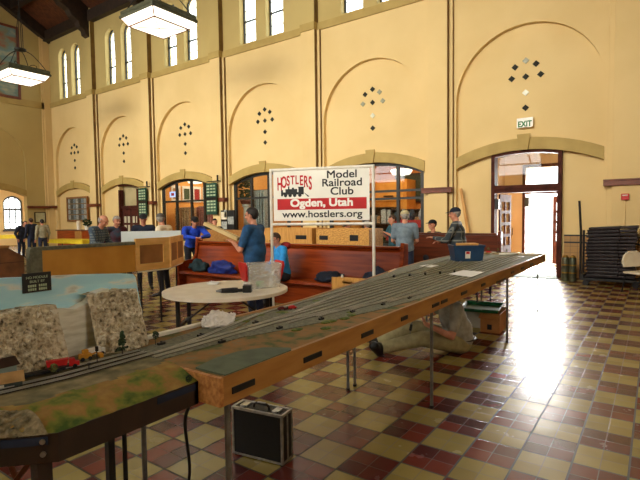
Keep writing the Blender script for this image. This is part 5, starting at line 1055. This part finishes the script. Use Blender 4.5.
person('person in a royal blue jacket and dark cap leaning on the bench end', (-9.05, 7.5, 0), R(-112), C('royal_blue_jacket', (36, 84, 226), (26, 64, 186)), M_darkpant, 'long', M_hd, M_blkcap, pose=dict(
    pelvis=(0, -.08, .93), chest=(0, .08, 1.2), neck=(0, .18, 1.38), head=(0, .24, 1.5), sl=(-.2, .13, 1.33), sr=(.2, .13, 1.33), el=(-.28, .36, 1.17), er=(.3, .34, 1.17), wl=(-.02, .56, 1.14), wr=(.1, .6, 1.14), hl=(-.09, -.08, .9), hr=(.09, -.08, .9), look=(-8, -14)), s=1.0)
person('person in a grey shirt and tan cap standing with back turned by the bench', (-3.98, 8.48, 0), R(22), C('grey_blue_shirt', (128, 146, 160), (108, 126, 142)), M_jean, 'short', M_hg, M_tancap, s=.97, pose=dict(look=(14, -6), el=(-.24, .06, 1.13), er=(.24, .06, 1.13), wl=(-.16, .28, 1.05), wr=(.16, .28, 1.05)), girth=1.12)
person('person in a dark striped plaid shirt and navy cap, arm stretched to the left', (-3.0, 8.62, 0), R(100), M_stripe, M_jean, 'long', M_hg, M_navcap, pose=dict(el=(-.26, .14, 1.14), wl=(-.14, .4, 1.18), er=(.26, .06, 1.12), wr=(.1, .32, 1.1), look=(-4, -6)), s=.99, girth=1.2)
person('person in dark clothes seated low behind the dark brown bench', (-4.55, 11.6, 0), R(150), C('black_jacket', (34, 34, 38)), M_darkpant, 'long', M_hb, M_blkcap, pose=dict(sit(), head=(0, .14, 1.24)), s=1.08)
person('person in a grey plaid shirt, bald, bent over the corner module', (-8.95, 5.03, 0), R(-62), M_plaid, M_darkpant, 'long', M_hg, bald=True, s=.98, pose=dict(chest=(0, .06, 1.26), neck=(0, .13, 1.46), head=(0, .2, 1.59), look=(0, -28), el=(-.25, .16, 1.14), er=(.25, .16, 1.14), wl=(-.1, .4, 1.1), wr=(.1, .4, 1.1)))
person('person with grey hair in a dark red and blue top behind the bald one', (-9.72, 5.95, 0), R(-95), C('teal_red_top', (50, 70, 90), (90, 34, 40), 6), M_darkpant, 'long', M_hg, s=.96, pose=dict(head=(0, .07, 1.61), look=(0, -14)))
person('person in a navy jacket and black cap facing the camera behind the white backdrop', (-9.5, 6.5, 0), R(-126), M_navy, M_darkpant, 'long', M_hg, M_blkcap, s=.975, pose=dict(look=(0, -10)))
person('person in a cream shirt and grey cap turned away behind the white backdrop', (-8.3, 6.12, 0), R(112), C('cream_shirt', (250, 238, 210), (238, 224, 192)), M_darkpant, 'long', M_hg, C('grey_cap', (96, 92, 88)), s=.975, pose=dict(chest=(0, -.03, 1.26), look=(-150+80, -6)))
person('person in dark blue, hands together, leftmost of three by the end wall', (-21.7, 9.0, 0), R(-70), M_navy, M_jean, 'long', M_hb, s=.93, pose=dict(chest=(0, .1, 1.25), neck=(0, .2, 1.43), head=(0, .28, 1.55)))
person('person in dark blue standing in the middle of three by the end wall', (-20.95, 9.1, 0), R(100), mat('navy_sweater', (32, 40, 66), (24, 30, 52), 8, .85), M_jean, 'long', M_hb, s=.96)
person('person in a grey-tan jacket with dark hair, right of three by the end wall', (-20.1, 9.14, 0), R(85), C('tan_grey_jacket', (166, 160, 134), (146, 140, 116)), M_jean, 'long', M_hd, s=.93)
person('person in a black top behind the far bench, left of the dark blue shirt', (-10.35, 9.4, 0), R(-120), C('black_top', (30, 30, 34)), M_darkpant, 'long', M_hd, s=.9)
person('person in a black shirt bent down behind the board boxes under the banner, left', (-5.95, 9.6, 0), R(160), C('black_shirt', (28, 28, 32)), M_darkpant, 'long', M_hd, M_blkcap, s=.84, pose=dict(look=(0, -20)))
person('person with red sleeves and grey hair behind the board boxes, middle', (-5.55, 9.75, 0), R(30), M_redc, M_darkpant, 'long', M_hg, s=.84) if 0 else None
person('person in a grey shirt bent down behind the board boxes under the banner, right', (-5.35, 9.45, 0), R(60), C('grey_shirt', (150, 152, 150)), M_darkpant, 'long', M_hg, C('grey_felt_cap', (150, 146, 140)), s=.85)
person('person in a dark teal shirt with arms raised behind the banner pole', (-4.95, 9.95, 0), R(140), C('teal_shirt', (46, 92, 104), (34, 72, 84)), M_darkpant, 'short', M_hb, s=.92, pose=dict(look=(0, -10), el=(-.3, .1, 1.2), wl=(-.2, .28, 1.3), er=(.3, .1, 1.2), wr=(.2, .28, 1.3)))
# man sitting on the tiles under the layout
p_ = person('person in khaki trousers sitting on the tiles working under the layout table', (-1.83, 5.42, 0), R(126), C('pale_grey_polo', (172, 170, 156), (150, 148, 134)), M_khaki, 'short', M_hb, None, voxel=.008, pose=dict(
    pelvis=(0, 0, .13), chest=(0, .1, .40), neck=(0, .17, .58), head=(0, .27, .69), sl=(-.19, .1, .54), sr=(.19, .1, .54), hl=(-.09, .04, .12), hr=(.09, .04, .12), kl=(-.17, .5, .2), kr=(.14, .5, .26), al=(-.14, .98, .085), ar=(.08, .99, .085), tl=(-.27, 1.05, .15), tr=(.18, 1.05, .17), el=(-.3, .2, .25), er=(.3, .25, .4), wl=(-.22, .47, .38), wr=(.06, .56, .5), hand_l=(.1, .4, .9), hand_r=(-.2, .4, .8), look=(0, 12)), girth=1.18, lg=1.3, sg=1.6)
b = NB(); ell(b, (0, 0, .165), (.2, .17, .022)); obj('belt', b, M_blk, p_, True)
t = thing('hand_tool', 'small dark screwdriver stood up in front of the person under the table', 'tool', (-2.2, 4.82, .3)); obj('tool_handle', cyl(NB(), (0, 0, .02), (.012, .01, .09), .016, .014, 10), M_blk, t); obj('tool_shaft', cyl(NB(), (.012, .01, .09), (.03, .025, .18), .005, n=8), M_steel, t); obj('tool_tip', cyl(NB(), (-.002, 0, -.02), (0, 0, .02), .005, n=8), M_steel, t)
